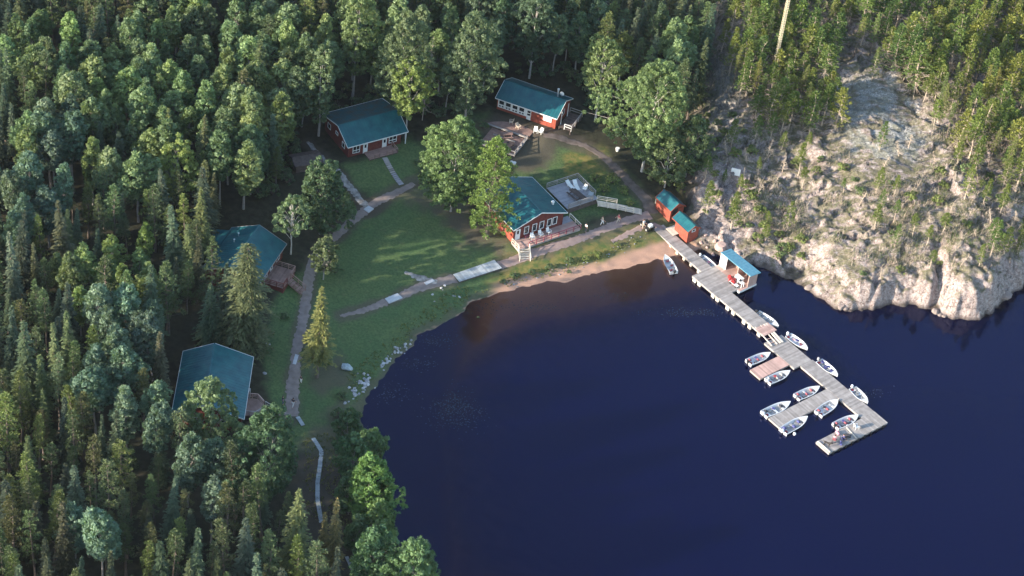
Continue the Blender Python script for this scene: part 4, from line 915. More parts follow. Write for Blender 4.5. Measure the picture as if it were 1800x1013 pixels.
sp.build('side_porch', M['wooddark'], c1); railing(c1, [(14.2, .3, .5), (14.2, 5.4, .5), (11.8, 5.4, .5)], 'wood', 1.0, 1.6, 1); railing(c1, [(12.9, .3, .5), (14.2, .3, .5)], 'white', 1.0, 1.3, 1)
b = MB(); b.box(11.8, 11.92, 1.0, 1.12, .5, 3.2); b.box(11.8, 11.92, 4.0, 4.12, .5, 3.2); b.build('porch_post', M['white'], c1)
ds = empty('satellite_dish', (*loc(cx, cy, A1, 10.1, 4.9), Z1 + 3.45), A1, 'small white dish above the right end of the top cabin roof', 'satellite dish')
b = MB(); b.tube([(0, 0, -.25), (0, 0, .55)], [.04, .04], 6); b.build('mast', M['steel'], ds)
b = MB(); b.ball((0, -.1, .75), .42, 12, sq=(1, .22, 1)); b.build('dish', M['white'], ds)
# patio and lower timber deck in front of the top cabin
pt = empty('timber_deck', (*loc(cx, cy, A1, 1.3, -7.5), 2.55), A1, 'brown two level timber deck stepping down below the top cabin', 'deck')
planks(-1.2, 7.0, 2.6, 5.4, .35, w=.3, along='x').build('upper_platform', M['deckbrown'], pt)
planks(0.2, 6.8, -3.0, 2.5, .10, w=.3, along='x').build('lower_platform', M['deckbrown'], pt)
b = MB(); b.beam((-1.2, 2.55, .45), (7.0, 2.55, .45), .3, .2); b.beam((6.9, -3.0, .25), (6.9, 2.5, .25), .22, .3); b.beam((0.1, -3.05, .2), (7, -3.05, .2), .2, .3); b.beam((1.2, 0.6, .2), (5.4, 0.6, .2), .22, .14)
for i in range(5): b.box(6.8, 7.0, -2.9 + i * 1.3, -2.75 + i * 1.3, .1, 1.0)
b.beam((6.9, -3, 1.0), (6.9, 2.4, 1.0), .14, .06); b.beam((.2, -3.05, 1.0), (6.9, -3.05, 1.0), .14, .06); b.build('edging', M['wood'], pt)
def picnic(x, y, z, rz, m, label, s=1.0):
    o = empty('picnic_table', (x, y, z), rz, label, 'picnic table'); o.scale = (s, s, s)
    planks(-.95, .95, -.4, .4, .76, .05, .16).build('table_top', M[m], o)
    for k in (-1, 1):
        planks(-.95, .95, k * .75 - .16, k * .75 + .16, .45, .05, .16).build('bench', M[m], o)
    b = MB()
    for x_ in (-.65, .65):
        b.beam((x_, -.25, .7), (x_, -.7, 0), .05, .1); b.beam((x_, .25, .7), (x_, .7, 0), .05, .1); b.beam((x_, -.85, .4), (x_, .85, .4), .05, .1)
    b.build('frame', M[m], o); return o
def pl(x, y): return loc(*loc(cx, cy, A1, 1.3, -7.5), A1, x, y)
picnic(*pl(5.3, -1.6), 2.66, A1 + 1.4, 'wooddark', 'dark picnic table at lower right corner of brown timber deck', 1.1)
picnic(*pl(3.0, -2.0), 2.66, A1 + .1, 'wood', 'grey picnic table at the lower edge of the brown timber deck', 1.1)
picnic(*pl(3.6, 1.3), 2.66, A1 + .6, 'deckbrown', 'brown picnic table in the middle of the brown timber deck')
def chair(x, y, z, rz, label, m='white', group=None, s=1.0):
    o = empty('garden_chair', (x, y, z), rz, label, 'chair', group); o.scale = (s, s, s)
    MB().slab([(-.3, -.28, .40), (.3, -.28, .40), (.3, .26, .36), (-.3, .26, .36)], .05).build('seat', M[m], o)
    MB().slab([(-.3, .24, .36), (.3, .24, .36), (.3, .48, 1.0), (-.3, .48, 1.0)], .05).build('backrest', M[m], o)
    for k in (-1, 1): MB().box(k * .33 - .05, k * .33 + .05, -.3, .35, .60, .64).build('armrest', M[m], o)
    for (a_, b_) in ((-.3, -.26), (.3, -.26), (-.3, .28), (.3, .28)): MB().beam((a_, b_, .62 if b_ < 0 else .36), (a_ * 1.05, b_ * 1.15, 0), .06, .06).build('leg', M[m], o)
    return o
def at_px(px, py, z):                  # horizontal place of something standing at level z
    p = W(px, py, z); return float(p[0]), float(p[1])
chair(*at_px(941, 233, 2.95), 2.95, A1 + .3, 'left white garden chair of the pair on the patio edge below the top cabin')
chair(*at_px(950, 235, 2.95), 2.95, A1 - .2, 'right white garden chair of the pair on the patio edge below the top cabin')
chair(*at_px(911, 226, 2.95), 2.95, A1 + 1.2, 'tan garden chair facing sideways on the upper brown timber deck', 'beigefab')
chair(*at_px(898, 217, 2.95), 2.95, A1 - 1.2, 'tan garden chair under the window band of the top cabin', 'beigefab')
def litter(name, px, py, label, cat, m, kind='bucket', s=1.0):
    g = G(px, py); o = empty(name, g, random.uniform(0, 6), label, cat); o.scale = (s, s, s)
    if kind == 'bucket':
        b = MB(); b.tube([(0, 0, 0), (0, 0, .45), (0, 0, .46)], [.22, .28, .31], 12); b.build('bucket_body', M[m], o); b = MB(); b.tube([(0, 0, .461), (0, 0, .52)], [.32, .30], 12); b.build('lid', M[m], o)
    elif kind == 'crate':
        b = MB(); b.box(-.5, .5, -.35, .35, 0, .45); b.build('crate_body', M[m], o); b = MB(); b.box(-.54, .54, -.39, .39, .451, .52); b.build('lid', M[m], o)
    return o
litter('bucket', 899, 289, 'left of two white buckets beside the lower brown deck corner', 'bucket', 'white'); litter('bucket', 904, 290, 'right of two white buckets beside the lower brown deck corner', 'bucket', 'white')
litter('bucket', 1085, 266, 'white bucket beside the dark track under the big birch', 'bucket', 'white', s=1.2)

# two-door cabin ---------------------------------------------
A2 = rad(35.5); Z2 = 3.0; cx, cy = loc(-30.6, 24.5, A2, .35, .45)
c2 = yard('cabin', cx, cy, Z2, A2, 'dark red cabin with two white doors and a long low rear roof slope', 'cabin', 'teal roofed log red cabins')
walls(c2, 0, 10.2, 0, 8.6, 2.5, 3.5, 4.35, 'red', 3.1)
gable(c2, -.35, 11.3, -.45, 2.5, 3.5, 4.5, 9.1, 3.15, 'roof', mback='roof_old')
F = faces(0, 10.2, 0, 8.6)
window(c2, F['front'], 1.55, 1.35, 1.2, 1.35, 2, .35); door(c2, F['front'], 3.3, .85); door(c2, F['front'], 7.0, .85); window(c2, F['front'], 8.6, 1.45, 1.35, 1.3, 2, .35)
b = MB(); b.box(10.95, 11.09, -.3, -.16, -.3, 2.42); b.build('corner_post', M['white'], c2)
window(c2, F['lo'], 1.6, 1.9, .9, .9); window(c2, F['lo'], 4.4, 2.3, .7, .5); window(c2, F['lo'], 6.9, 1.5, .8, .9)
planks(3.0, 8.4, -2.3, -.05, .25, w=.25, along='x').build('front_deck', M['deckbrown'], c2)
b = MB(); b.box(3.0, 8.4, -2.25, -.1, -.5, .18); b.build('deck_skirt', M['wooddark'], c2)
railing(c2, [(3.0, -2.3, .25), (4.9, -2.3, .25)], 'deckbrown', .8, 1.2, 1); railing(c2, [(6.3, -2.3, .25), (8.4, -2.3, .25), (8.4, -.1, .25)], 'deckbrown', .8, 1.2, 1)
bs = empty('boardwalk', G(684, 300), 0, 'narrow stepped boardwalk leading down from the two-door cabin', 'boardwalk')
def walk(root, pts, w, m, board=.35, lift=.14, name='boards', ground=True):
    P = [G(*p) for p in pts]; base = root.location; k = 0
    mb = MB(); st = MB()
    for a, b_ in zip(P[:-1], P[1:]):
        d = b_ - a; n = max(1, round(d.length / board)); h = Vector((d.x, d.y, 0)).normalized(); s = Vector((-h.y, h.x, 0)) * w / 2
        for i in range(n):
            p = a.lerp(b_, (i + .5) / n) - base; z = max(float(gz(p.x + base.x + u * s.x, p.y + base.y + u * s.y)) for u in (-1, 0, 1)) - base.z + lift; e = h * (d.length / n * .46); jj = s * random.uniform(-.04, .04)
            c = Vector((p.x, p.y, z)) + jj; mb.slab([c - e - s, c + e - s, c + e + s, c - e + s], .05, random.random())
        for kk in (-.8, .8):
            aa = a - base + s * kk; bb = b_ - base + s * kk; aa.z = a.z - base.z + lift - .1; bb.z = b_.z - base.z + lift - .1; st.beam(aa, bb, .08, .14)
    mb.build(name, M[m], root); st.build('runners', M['wooddark'], root)
walk(bs, [(676, 278), (683, 292), (691, 306)], .9, 'wood', .5); walk(bs, [(691, 306), (697, 315), (706, 326)], .9, 'deckgrey', .4, name='lower_boards')
sh = G(537, 292); s2 = empty('shed', (sh.x, sh.y, sh.z), rad(28), 'small dark shed roof half hidden beside the stony path', 'shed')
walls(s2, -2.2, 2.2, -1.4, 1.4, 1.6, 0, 2.1, 'wooddark'); gable(s2, -2.5, 2.5, -1.75, 1.55, 0, 2.25, 1.75, 1.55, 'wooddark', 'wooddark'); door(s2, faces(-2.2, 2.2, -1.4, 1.4)['front'], 2.2, .8, 1.5, 'red', False)
# middle cabin ------------------------------------------------
A4 = rad(76); Z4 = 2.7; cx, cy = -39.5, -14.2
c4 = yard('cabin', cx, cy, Z4, A4, 'dark teal roofed cabin half hidden behind the big shaggy spruce', 'cabin', 'teal roofed log red cabins')
walls(c4, .4, 11.3, .5, 9.0, 2.7, 4.8, 4.8, 'red')
gable(c4, 0, 11.7, 0, 2.75, 4.8, 4.98, 9.6, 2.75, 'roof', 'wood')
F = faces(.4, 11.3, .5, 9.0)
door(c4, F['front'], 6.4); window(c4, F['front'], 4.0, 1.5, 1.2, 1.0, 2); window(c4, F['front'], 9.0, 1.5, 1.2, 1.0, 2); window(c4, F['lo'], 4, 1.6, 1.4, 1.1, 2)
b = MB(); b.slab([(6.6, 9.3, 3.1), (10.6, 9.3, 3.1), (10.6, 12.2, 2.3), (6.6, 12.2, 2.3)], .1); b.build('lean_to_roof', M['roof'], c4)
b = MB(); b.box(6.8, 10.4, 9.0, 11.9, -.5, 2.28); b.build('lean_to_wall', M['red'], c4)
for x_ in (7.3, 9.0):
    b = MB(); b.tube([(x_, 7.2, 3.5), (x_, 7.2, 4.35)], [.10, .10], 8); b.tube([(x_, 7.2, 4.35), (x_, 7.2, 4.45)], [.15, .15], 8); b.build('vent_pipe', M['cap'], c4)
planks(3.4, 8.2, -3.0, .45, .9, w=.25, along='x').build('deck', M['deckbrown'], c4); b = MB(); b.box(3.5, 8.1, -2.95, .4, -.6, .82); b.build('deck_skirt', M['red'], c4)
railing(c4, [(8.2, .4, .9), (8.2, -3.0, .9), (6.4, -3.0, .9)], 'deckbrown', .95, 1.1, 2); railing(c4, [(5.0, -3.0, .9), (3.4, -3.0, .9), (3.4, .4, .9)], 'red', .95, 1.1, 2)
stairs(c4, (5.7, -3.0, .9), (5.2, -5.7, -.2), 1.3, 'deckbrown')
# lowest cabin -----------------------------------------------
A3 = rad(94); Z3 = 2.3; cx, cy = -36.4, -43.8
c3 = yard('cabin', cx, cy, Z3, A3, 'lowest lakeside cabin, big plain teal roof and small octagonal corner deck', 'cabin', 'teal roofed log red cabins')
walls(c3, .4, 13.2, .5, 10.0, 2.95, 5.9, 4.95, 'red')
gable(c3, 0, 13.6, 0, 3.0, 5.9, 5.15, 10.6, 3.0, 'roof', 'white')
F = faces(.4, 13.2, .5, 10.0)
door(c3, F['front'], 4.2); window(c3, F['front'], 7.5, 1.6, 1.5, 1.1, 2); window(c3, F['front'], 10.6, 1.6, 1.2, 1.0, 2); window(c3, F['lo'], 7.2, 1.6, 1.2, 1.1, 2); window(c3, F['lo'], 2.4, 1.6, 1.2, 1.1, 2)
b = MB(); O = [(2.9, .4), (2.9, -1.4), (3.9, -2.4), (5.6, -2.4), (6.7, -1.4), (6.7, .4)]
b.add([(x_, y_, 1.0) for x_, y_ in O] + [(x_, y_, .9) for x_, y_ in O], [(5, 4, 3, 2, 1, 0), tuple(range(6, 12))] + [(i, (i + 1) % 6, 6 + (i + 1) % 6, 6 + i) for i in range(6)]); b.build('deck', M['deckbrown'], c3)
b = MB(); O2 = [(x_ * .97 + .15, y_ * .96) for x_, y_ in O]; b.add([(x_, y_, .89) for x_, y_ in O2] + [(x_, y_, -.6) for x_, y_ in O2], [(i, (i + 1) % 6, 6 + (i + 1) % 6, 6 + i) for i in range(6)]); b.build('deck_skirt', M['wooddark'], c3)
railing(c3, [(5.4, -2.4, 1.0), (6.7, -1.4, 1.0), (6.7, .3, 1.0)], 'woodpink', .95, 1.1, 2); railing(c3, [(2.9, .3, 1.0), (2.9, -1.4, 1.0), (3.9, -2.4, 1.0)], 'wood', .95, 1.1, 2)
stairs(c3, (4.65, -2.4, 1.0), (3.6, -5.6, -.1), 1.4, 'deckbrown', mrail='wood')
b = MB(); b.box(7.6, 8.3, -.15, .45, -.2, 1.5); b.build('utility_box', M['steel'], c3)

# cabin with the big deck ------------------------------------
A5 = rad(128); Z5 = 1.75; cx, cy = loc(7.5, 15.9, A5, .45, .35)
c5 = yard('cabin', cx, cy, Z5, A5, 'red gable fronted cabin with a row of white framed windows and wraparound decks', 'cabin', 'teal roofed log red cabins')
walls(c5, 0, 9.8, 0, 9.95, 2.75, 5.0, 4.45, 'red'); gable(c5, -.5, 10.2, -.4, 2.72, 5.0, 4.62, 10.35, 2.72, 'roof')
F = faces(0, 9.8, 0, 9.95)
door(c5, F['lo'], .85, .95, 2.1)
for u in (2.55, 4.15, 5.6, 7.15, 8.25): window(c5, F['lo'], u, 1.45, .72, 1.35, fw=.10)
window(c5, F['front'], 3, 1.6, 1.4, 1.0, 2); door(c5, F['front'], 6.2, .9, 2.0)
b = MB(); b.box(-.005, 9.8, 9.951, 9.99, -.55, 2.6); b.build('sunlit_side_sheet', M['redlight'], c5)  # brighter red sheet: sunlight on this wall is put into its colour
b = MB(); b.tube([(2.0, 1.0, 2.9), (2.0, 1.0, 3.75)], [.22, .22], 10); b.tube([(2.0, 1.0, 3.75), (2.0, 1.0, 3.9)], [.3, .25], 10); b.build('chimney_pipe', M['white'], c5)
planks(-2.35, -.02, -2.2, 10.3, 0, w=.26, along='y').build('porch', M['woodpink'], c5); planks(-.01, 1.5, -2.2, -.04, -.004, w=.26, along='y').build('porch_corner', M['deckgrey'], c5)
b = MB(); b.box(-2.3, -.1, -2.1, 10.2, -1.6, -.07); b.build('porch_skirt', M['wood'], c5)
railing(c5, [(-2.35, 8.3, 0), (-2.35, -2.2, 0)], 'maroon', .9, 1.5, 1, pw=.12); railing(c5, [(-2.35, -2.2, 0), (1.0, -2.2, 0)], 'woodpale', .9, 1.5, 1); railing(c5, [(-2.35, 10.3, 0), (-.3, 10.3, 0)], 'woodpale', .9, 1.0, 1)
stairs(c5, (-2.35, 9.3, 0), (-4.3, 10.2, -1.15), 1.8, 'woodpale')
for i, (px, py) in enumerate(((936, 405), (949, 399), (964, 395))):
    chair(*loc(cx, cy, A5, -1.0, (6.7, 5.05, 3.4)[i]), Z5, A5 - math.pi / 2 + .2 * (i - 1), ['white porch chair nearest the stairs of the big-deck cabin', 'middle white porch chair under the cabin window row', 'white porch chair furthest right under the cabin window row'][i], s=1.0)
bx_, by_ = at_px(928, 417, Z5)
tb = empty('bench', (bx_, by_, Z5), A5 + 1.57, 'dark red bench at the stair end of the front porch', 'bench'); planks(-.7, .7, -.22, .22, .45, .05, .15).build('seat', M['maroon'], tb)
for k in (-.55, .55): MB().box(k - .04, k + .04, -.18, .18, 0, .4).build('leg', M['maroon'], tb)
litter('bucket', 859, 379, 'white container beside the red side wall under the white pine', 'bucket', 'white', s=1.1)
o = obj('white_post', None, None) if False else None
pb = empty('propane_tank', G(886, 408), 0, 'upright white propane tank by the left red wall of the big-deck cabin', 'tank'); b = MB(); b.tube([(0, 0, 0), (0, 0, 1.0), (0, 0, 1.15), (0, 0, 1.2)], [.2, .2, .14, .06], 10); b.build('tank_body', M['white'], pb); b = MB(); b.tube([(0, 0, 1.2), (0, 0, 1.33)], [.09, .09], 8); b.build('valve', M['steel'], pb)
# big deck
DZ = 2.55; DP = [W(962.7, 330, DZ), W(1015, 313, DZ), W(1051.5, 348, DZ), W(1008, 381, DZ)]
DA = math.atan2(DP[1][1] - DP[0][1], DP[1][0] - DP[0][0]); D0 = DP[1]; dl = math.hypot(DP[2][0] - DP[1][0], DP[2][1] - DP[1][1]) + .2
dk = empty('sun_deck', (D0[0], D0[1], DZ), DA, 'square blue grey sun deck with railings joined to the right of a cabin', 'deck')
planks(-6.4, 0, -dl, 0, 0, w=.28, along='x').build('platform', M['deckgrey'], dk)
b = MB()
for x in (-6.2, -3.2, -.2):
    for y in (-.2, -dl / 2, -dl + .2): b.box(x - .08, x + .08, y - .08, y + .08, -2.2, -.07)
b.box(-6.3, -.1, -dl + .05, -dl + .12, -1.6, -.07); b.box(-6.3, -.1, -.12, -.05, -.4, -.07); b.box(-6.3, -.1, -dl / 2 - .05, -dl / 2 + .05, -.4, -.07); b.build('supports', M['wooddark'], dk)
railing(dk, [(-6.4, 0, 0), (0, 0, 0), (0, -dl + 1.0, 0)], 'wood', 1.0, 2.0, 2); railing(dk, [(-6.2, -dl, 0), (-1.2, -dl, 0)], 'wood', 1.0, 2.0, 2, balus=True)
def dl_(x, y): return loc(D0[0], D0[1], DA, x, y)
picnic(*dl_(-3.2, -4.3), DZ + .01, rad(-45), 'wooddark', 'dark picnic table in the middle of the blue grey sun deck', 1.25).scale = (1.6, 1.15, 1)
def lounger(x, y, z, rz, label):
    o = empty('sun_lounger', (x, y, z), rz, label, 'sun lounger', 'white sun loungers on the blue grey deck'); o.scale = (1.1, 1.2, 1)
    MB().slab([(-.32, -1.0, .33), (.32, -1.0, .33), (.32, .35, .36), (-.32, .35, .36)], .07).build('seat', M['white'], o)
    MB().slab([(-.32, .33, .36), (.32, .33, .36), (.32, .95, .78), (-.32, .95, .78)], .07).build('backrest', M['white'], o)
    for (a_, b_) in ((-.28, -.85), (.28, -.85), (-.28, .4), (.28, .4)): MB().box(a_ - .04, a_ + .04, b_ - .04, b_ + .04, 0, .3).build('leg', M['white'], o)
    return o
lounger(*at_px(1003, 327, DZ + .3), DZ + .01, DA + .05, 'left of two white loungers by the deck corner railing'); lounger(*at_px(1013, 327, DZ + .3), DZ + .01, DA - .28, 'right of two white loungers by the deck corner railing')
chair(*at_px(1027, 335, DZ), DZ + .01, DA - 1.2, 'white chair by the right railing of the blue grey sun deck')
litter('storage_box', 1040, 343, 'grey green storage box on the sun deck near the ramp', 'box', 'boardblue', 'crate').location = (*at_px(1038, 345, DZ), DZ + .01)
# ramp
R0 = W(1052, 354, DZ); R1 = W(1085, 363, 1.9); R2 = G(1128, 374)
rp = empty('ramp', (R0[0], R0[1], 0), 0, 'pale wooden ramp with handrails descending from the sun deck to the track', 'ramp')
def rseg(a, b, w, mats='woodpale', nm='ramp_boards'):
    a = Vector(a) - Vector((R0[0], R0[1], 0)); b = Vector(b) - Vector((R0[0], R0[1], 0)); d = b - a; h = Vector((d.x, d.y, 0)).normalized(); s = Vector((-h.y, h.x, 0)) * w / 2; n = int(d.length / .25); mb = MB()
    for i in range(n):
        c = a + d * ((i + .5) / n); e = d * (.47 / n); mb.slab([c - e - s, c + e - s, c + e + s, c - e + s], .06, random.random())
    mb.build(nm, M[mats], rp); return a, b, s
a, b, s = rseg(W(1050, 357, DZ), R1, 1.5); railing(rp, [a + s, b + s], 'woodpale', .95, 1.6, 2); railing(rp, [a - s, b - s], 'woodpale', .95, 1.6, 2)
a, b, s = rseg(R1, (R2.x, R2.y, R2.z + .12), 1.5, nm='lower_ramp_boards'); railing(rp, [a - s, b.lerp(a, .35) - s], 'woodpale', .9, 1.8, 1)
# red sheds ----------------------------------------------------
def shed(px_eave, zt, z0, A, L, Wd, label, rise=.85, h=2.0, ow=.35):
    p = W(*px_eave, z0 + h); o = yard('shed', p[0], p[1], z0, A, label, 'shed')
    return o
SA = rad(-51)
p = W(1152.6, 347, 1.35 + 2.0); s1 = yard('shed', p[0], p[1], 1.35, SA, 'upper red shed with green roof and dark open doorway, at end of track', 'shed')
walls(s1, .15, 4.1, .2, 3.0, 2.0, 1.5, 3.0, 'redlight'); gable(s1, 0, 4.35, -.05, 2.0, 1.5, 3.15, 3.2, 2.0, 'roof', 'redlight', mback='roof'); F = faces(.15, 4.1, .2, 3.0)
b = MB(); fbox(b, F['hi'], .4, 1.5, .02, 1.95, 0, .03); b.build('doorway', M['black'], s1); b = MB(); fbox(b, F['hi'], 1.5, 2.4, .02, 1.95, .0, .08); b.build('door', M['redlight'], s1)  # black sheet stands in for the shade inside the open door
b = MB(); b.beam((.05, .12, .6), (.05, .12, 2.0), .1, .12); b.build('corner_board', M['beigefab'], s1)
p = W(1184, 385, 1.0 + 2.0); s2_ = yard('shed', p[0], p[1], 1.0, SA, 'lower red shed with green roof and white framed gable window beside the walkway', 'shed')
walls(s2_, .45, 3.9, .2, 2.5, 2.0, 1.35, 2.75, 'redlight'); gable(s2_, -.35, 4.1, -.05, 2.0, 1.35, 2.9, 2.7, 2.0, 'roof', 'redlight'); F = faces(.45, 3.9, .2, 2.5)
window(s2_, F['hi'], 1.1, 1.85, .55, .4, fw=.10); door(s2_, F['lo'], 1.2, .9, 1.8, 'wooddark', False)
p1 = W(1172, 402, 1.0); lp = empty('landing_platform', (p1[0], p1[1], .85), SA, 'small pale timber landing between the two red sheds', 'platform'); planks(-.2, 2.0, -.1, 2.2, .12, w=.25, along='x').build('boards', M['woodpale'], lp); MB().box(-.1, 1.9, 0, 2.1, -.6, .05).build('frame', M['wooddark'], lp)
# ---------------------------------------------------------------- dock
WZ = .75; QA = rad(-47.5)
def dock_piece(root, O, x0, x1, y0, y1, z, name, m, along='y', w=.3, ang=None, th=.07, skirt='wood', jag=0.0, fl=True):
    sub = MB(); planks(x0, x1, y0, y1, z, th, w, along, sub, jag); o = sub.build(name, M[m], root)
    if skirt:
        b = MB(); b.box(x0 + .03, x1 - .03, y0 + .02, y0 + .12, z - .36, z - th - .002); b.box(x0 + .03, x1 - .03, y1 - .12, y1 - .02, z - .36, z - th - .002); b.box(x0 + .02, x0 + .1, y0 + .12, y1 - .12, z - .36, z - th - .002); b.box(x1 - .1, x1 - .02, y0 + .12, y1 - .12, z - .36, z - th - .002); b.build('side_beam', M[skirt], o)
    return o
w0 = W(1157, 397, .95); wk = empty('walkway', (w0[0], w0[1], 0), rad(-49), 'fixed grey plank walkway on log cribs running out from the red sheds', 'dock')
dock_piece(wk, None, 0, 12.9, -1.15, 1.15, WZ, 'walkway_deck', 'wood')
def wl(x, y): return loc(w0[0], w0[1], rad(-49), x, y)
b = MB()
for x in (4.6, 6.4, 8.2, 10.0, 12.0):
    b.box(x, x + .5, -1.25, -.7, -1.2, WZ - .08, random.random()); b.box(x, x + .5, .7, 1.2, -1.2, WZ - .08, random.random())
b.build('log_cribs', M['woodpale'], wk)
pw = W(1216.6, 485, WZ); pA = QA
pf = empty('pier_platform', (pw[0], pw[1], 0), pA, 'wide grey plank pier platform with crib sides beside the blue roofed boathouse', 'dock')
dock_piece(pf, None, 0, 6.6, 0, 5.0, WZ - .004, 'platform_deck', 'wood', w=.32)
dock_piece(pf, None, 6.62, 17.2, .1, 2.9, WZ - .01, 'pier_deck', 'wood', w=.32)
b = MB()
for x in (.4, 1.6, 5.0, 6.1, 8.6, 10.0, 12.6, 14.0, 16.2): b.box(x, x + .7, -.12, .35, -1.5, WZ - .1, random.random())
for x in (8, 12, 16): b.box(x, x + .4, 2.5, 2.95, -1.5, WZ - .1, random.random())
b.build('log_cribs', M['woodpale'], pf)
dock_piece(pf, None, 15.4, 17.6, .05, 2.95, WZ + .012, 'end_boards', 'woodpink', w=.2, th=.02, skirt=None)
# gangway
g0 = W(1340, 574, .75); g1 = W(1362, 600, .55); gA = math.atan2(g1[1] - g0[1], g1[0] - g0[0]); gl_ = math.hypot(g1[0] - g0[0], g1[1] - g0[1]) + 1.2
gw = empty('gangway', (g0[0] - .4 * math.cos(gA), g0[1] - .4 * math.sin(gA), .68), gA, 'short ladder like gangway bridging the fixed pier and floating dock', 'gangway')
b = MB()
for y in (-1.15, -.1, .55, 1.0): b.beam((0, y, .04), (gl_, y, -.05), .16 if y < .5 else .3, .1, .6)
b.build('rails', M['woodpale'], gw); b = MB()
for i in range(5): x = .3 + i * gl_ / 5; b.box(x, x + .12, -1.15, -.1, -.02, .02)
b.build('rungs', M['woodpink'], gw)
# floating dock
FZ = .5; f0 = W(1342, 604, FZ); fd = empty('floating_dock', (f0[0], f0[1], 0), QA, 'long L shaped floating dock of bleached planks with two boat fingers', 'dock')
iv = Matrix.Rotation(-QA, 2)
def fl(px, py, z=FZ):
    p = W(px, py, z); v = iv @ Vector((p[0] - f0[0], p[1] - f0[1])); return v.x, v.y
def rect(*P):
    q = [fl(*p) for p in P]; xs_ = sorted(a[0] for a in q); ys_ = sorted(a[1] for a in q); return (xs_[0] + xs_[1]) / 2, (xs_[2] + xs_[3]) / 2, (ys_[0] + ys_[1]) / 2, (ys_[2] + ys_[3]) / 2
r_plat = rect((1342, 604), (1404, 653), (1421, 627), (1372, 589)); r_main = rect((1414, 650), (1506, 727), (1545, 730), (1450, 651))
r_end = rect((1435, 778), (1458.5, 798.5), (1559.5, 742), (1538, 722)); r_f2 = rect((1351, 735), (1369, 751), (1473, 700), (1452, 684)); r_f1 = rect((1317.7, 650), (1337, 667), (1388, 640), (1369, 626))
print('dock', r_plat, r_main, r_end, r_f2, r_f1)
xm0, xm1, ym0, ym1 = r_main
dock_piece(fd, None, r_plat[0], r_plat[1], r_plat[2], r_plat[3], FZ, 'dock_platform', 'wood', w=.3)
dock_piece(fd, None, r_plat[1] + .02, r_end[0] - .02, ym0, ym1, FZ - .006, 'main_deck', 'wood', w=.3)
dock_piece(fd, None, r_end[0], r_end[1], r_end[2], ym1 + .05, FZ - .002, 'end_deck', 'wood', 'x', w=.3)
dock_piece(fd, None, r_f2[0], r_f2[1], r_f2[2], ym0 - .01, FZ - .03, 'boat_finger', 'wood', 'y' if False else 'x', w=.28)
dock_piece(fd, None, r_f1[0], r_f1[1], r_f1[2], r_plat[2] - .01, FZ - .03, 'pink_boat_finger', 'woodpink', 'x', w=.28)
b = MB()
for (x0_, x1_, y0_, y1_) in (r_plat, (r_plat[1], r_end[0], ym0, ym1), (r_end[0], r_end[1], r_end[2], ym1), (r_f2[0], r_f2[1], r_f2[2], ym0), (r_f1[0], r_f1[1], r_f1[2], r_plat[2])):
    b.box(x0_ + .12, x1_ - .12, y0_ + .12, y1_ - .12, -.15, FZ - .12)
b.build('floats', M['darkfab'], fd)
b = MB()
for i in range(9):
    y = r_end[2] + .8 + i * 1.35; b.box(r_end[1] + .01, r_end[1] + .16, y, y + .35, .0, FZ - .05)
b.build('fenders', M['black'], fd)
b = MB(); b.beam((r_end[0] + .1, r_end[2] + .3, FZ + .08), (r_end[1] - .1, r_end[2] + .3, FZ + .08), .18, .14, .9); b.beam((r_end[0] + .2, r_end[2] + 6.4, FZ + .06), (r_end[1] - .1, r_end[2] + 6.0, FZ + .06), .12, .1); b.build('end_curb', M['woodpale'], fd)
def flw(x, y): return loc(f0[0], f0[1], QA, x, y)
# boathouse -----------------------------------------------------
b0 = W(1269, 445, WZ + 2.5); bA = rad(-46.5); bh = yard('boathouse', b0[0], b0[1], WZ, bA, 'small open fronted boathouse with blue metal roof standing on the pier', 'boathouse')
planks(-.1, 6.9, -1.9, 2.0, -.01, w=.28, along='y').build('floor', M['woodpink'], bh)
b = MB(); b.slab([(-.15, -.15, 2.62), (7.15, -.15, 2.62), (7.15, 2.25, 2.38), (-.15, 2.25, 2.38)], .1)
for i in range(12): x = .3 + i * .6; b.slab([(x, -.15, 2.65), (x + .03, -.15, 2.65), (x + .03, 2.25, 2.41), (x, 2.25, 2.41)], .03)
b.build('roof', M['roof_blue'], bh)
b = MB(); b.box(0, .12, .02, 1.95, -.05, 2.4); b.build('end_wall', M['woodpink'], bh); b = MB(); b.box(-.04, 1.5, -.10, .01, -.05, 2.45); b.build('front_panel', M['white'], bh)
b = MB(); b.box(.12, 6.7, 1.85, 1.97, -.05, 2.4); b.build('back_wall', M['deckbrown'], bh)
b = MB(); b.box(6.7, 6.82, -.05, 1.97, -.3, 2.4); b.box(3.9, 4.0, .2, 1.85, 0, 2.4); b.build('side_wall', M['woodpink'], bh)
b = MB(); b.box(-.1, 6.95, -1.98, -1.9, -.38, -.08); b.box(6.9, 6.98, -1.9, 2.0, -.38, -.08); b.build('deck_fascia', M['white'], bh)
b = MB()
for x in (.3, 2.5, 4.7, 6.6):
    for y in (-1.7, 1.8): b.tube([(x, y, -2.5), (x, y, -.08)], [.11, .11], 8)
b.build('piles', M['woodpale'], bh)
def bl(x, y): return loc(b0[0], b0[1], bA, x, y)
fz = empty('freezer', (*bl(4.9, -.15), WZ), bA, 'white chest freezer under the front edge of the blue roof', 'freezer'); MB().box(-.75, .75, -.35, .35, .05, .88).build('cabinet', M['white'], fz); MB().box(-.77, .77, -.37, .37, .89, .97).build('lid', M['white'], fz)
gt = empty('fish_table', (*bl(5.9, -.8), WZ), bA, 'white cleaning table with dark items at the boathouse corner', 'table'); MB().box(-.6, .6, -.35, .35, .8, .86).build('table_top', M['white'], gt)
for a_ in (-.5, .5):
    for c_ in (-.28, .28): MB().box(a_ - .04, a_ + .04, c_ - .04, c_ + .04, 0, .8).build('leg', M['white'], gt)
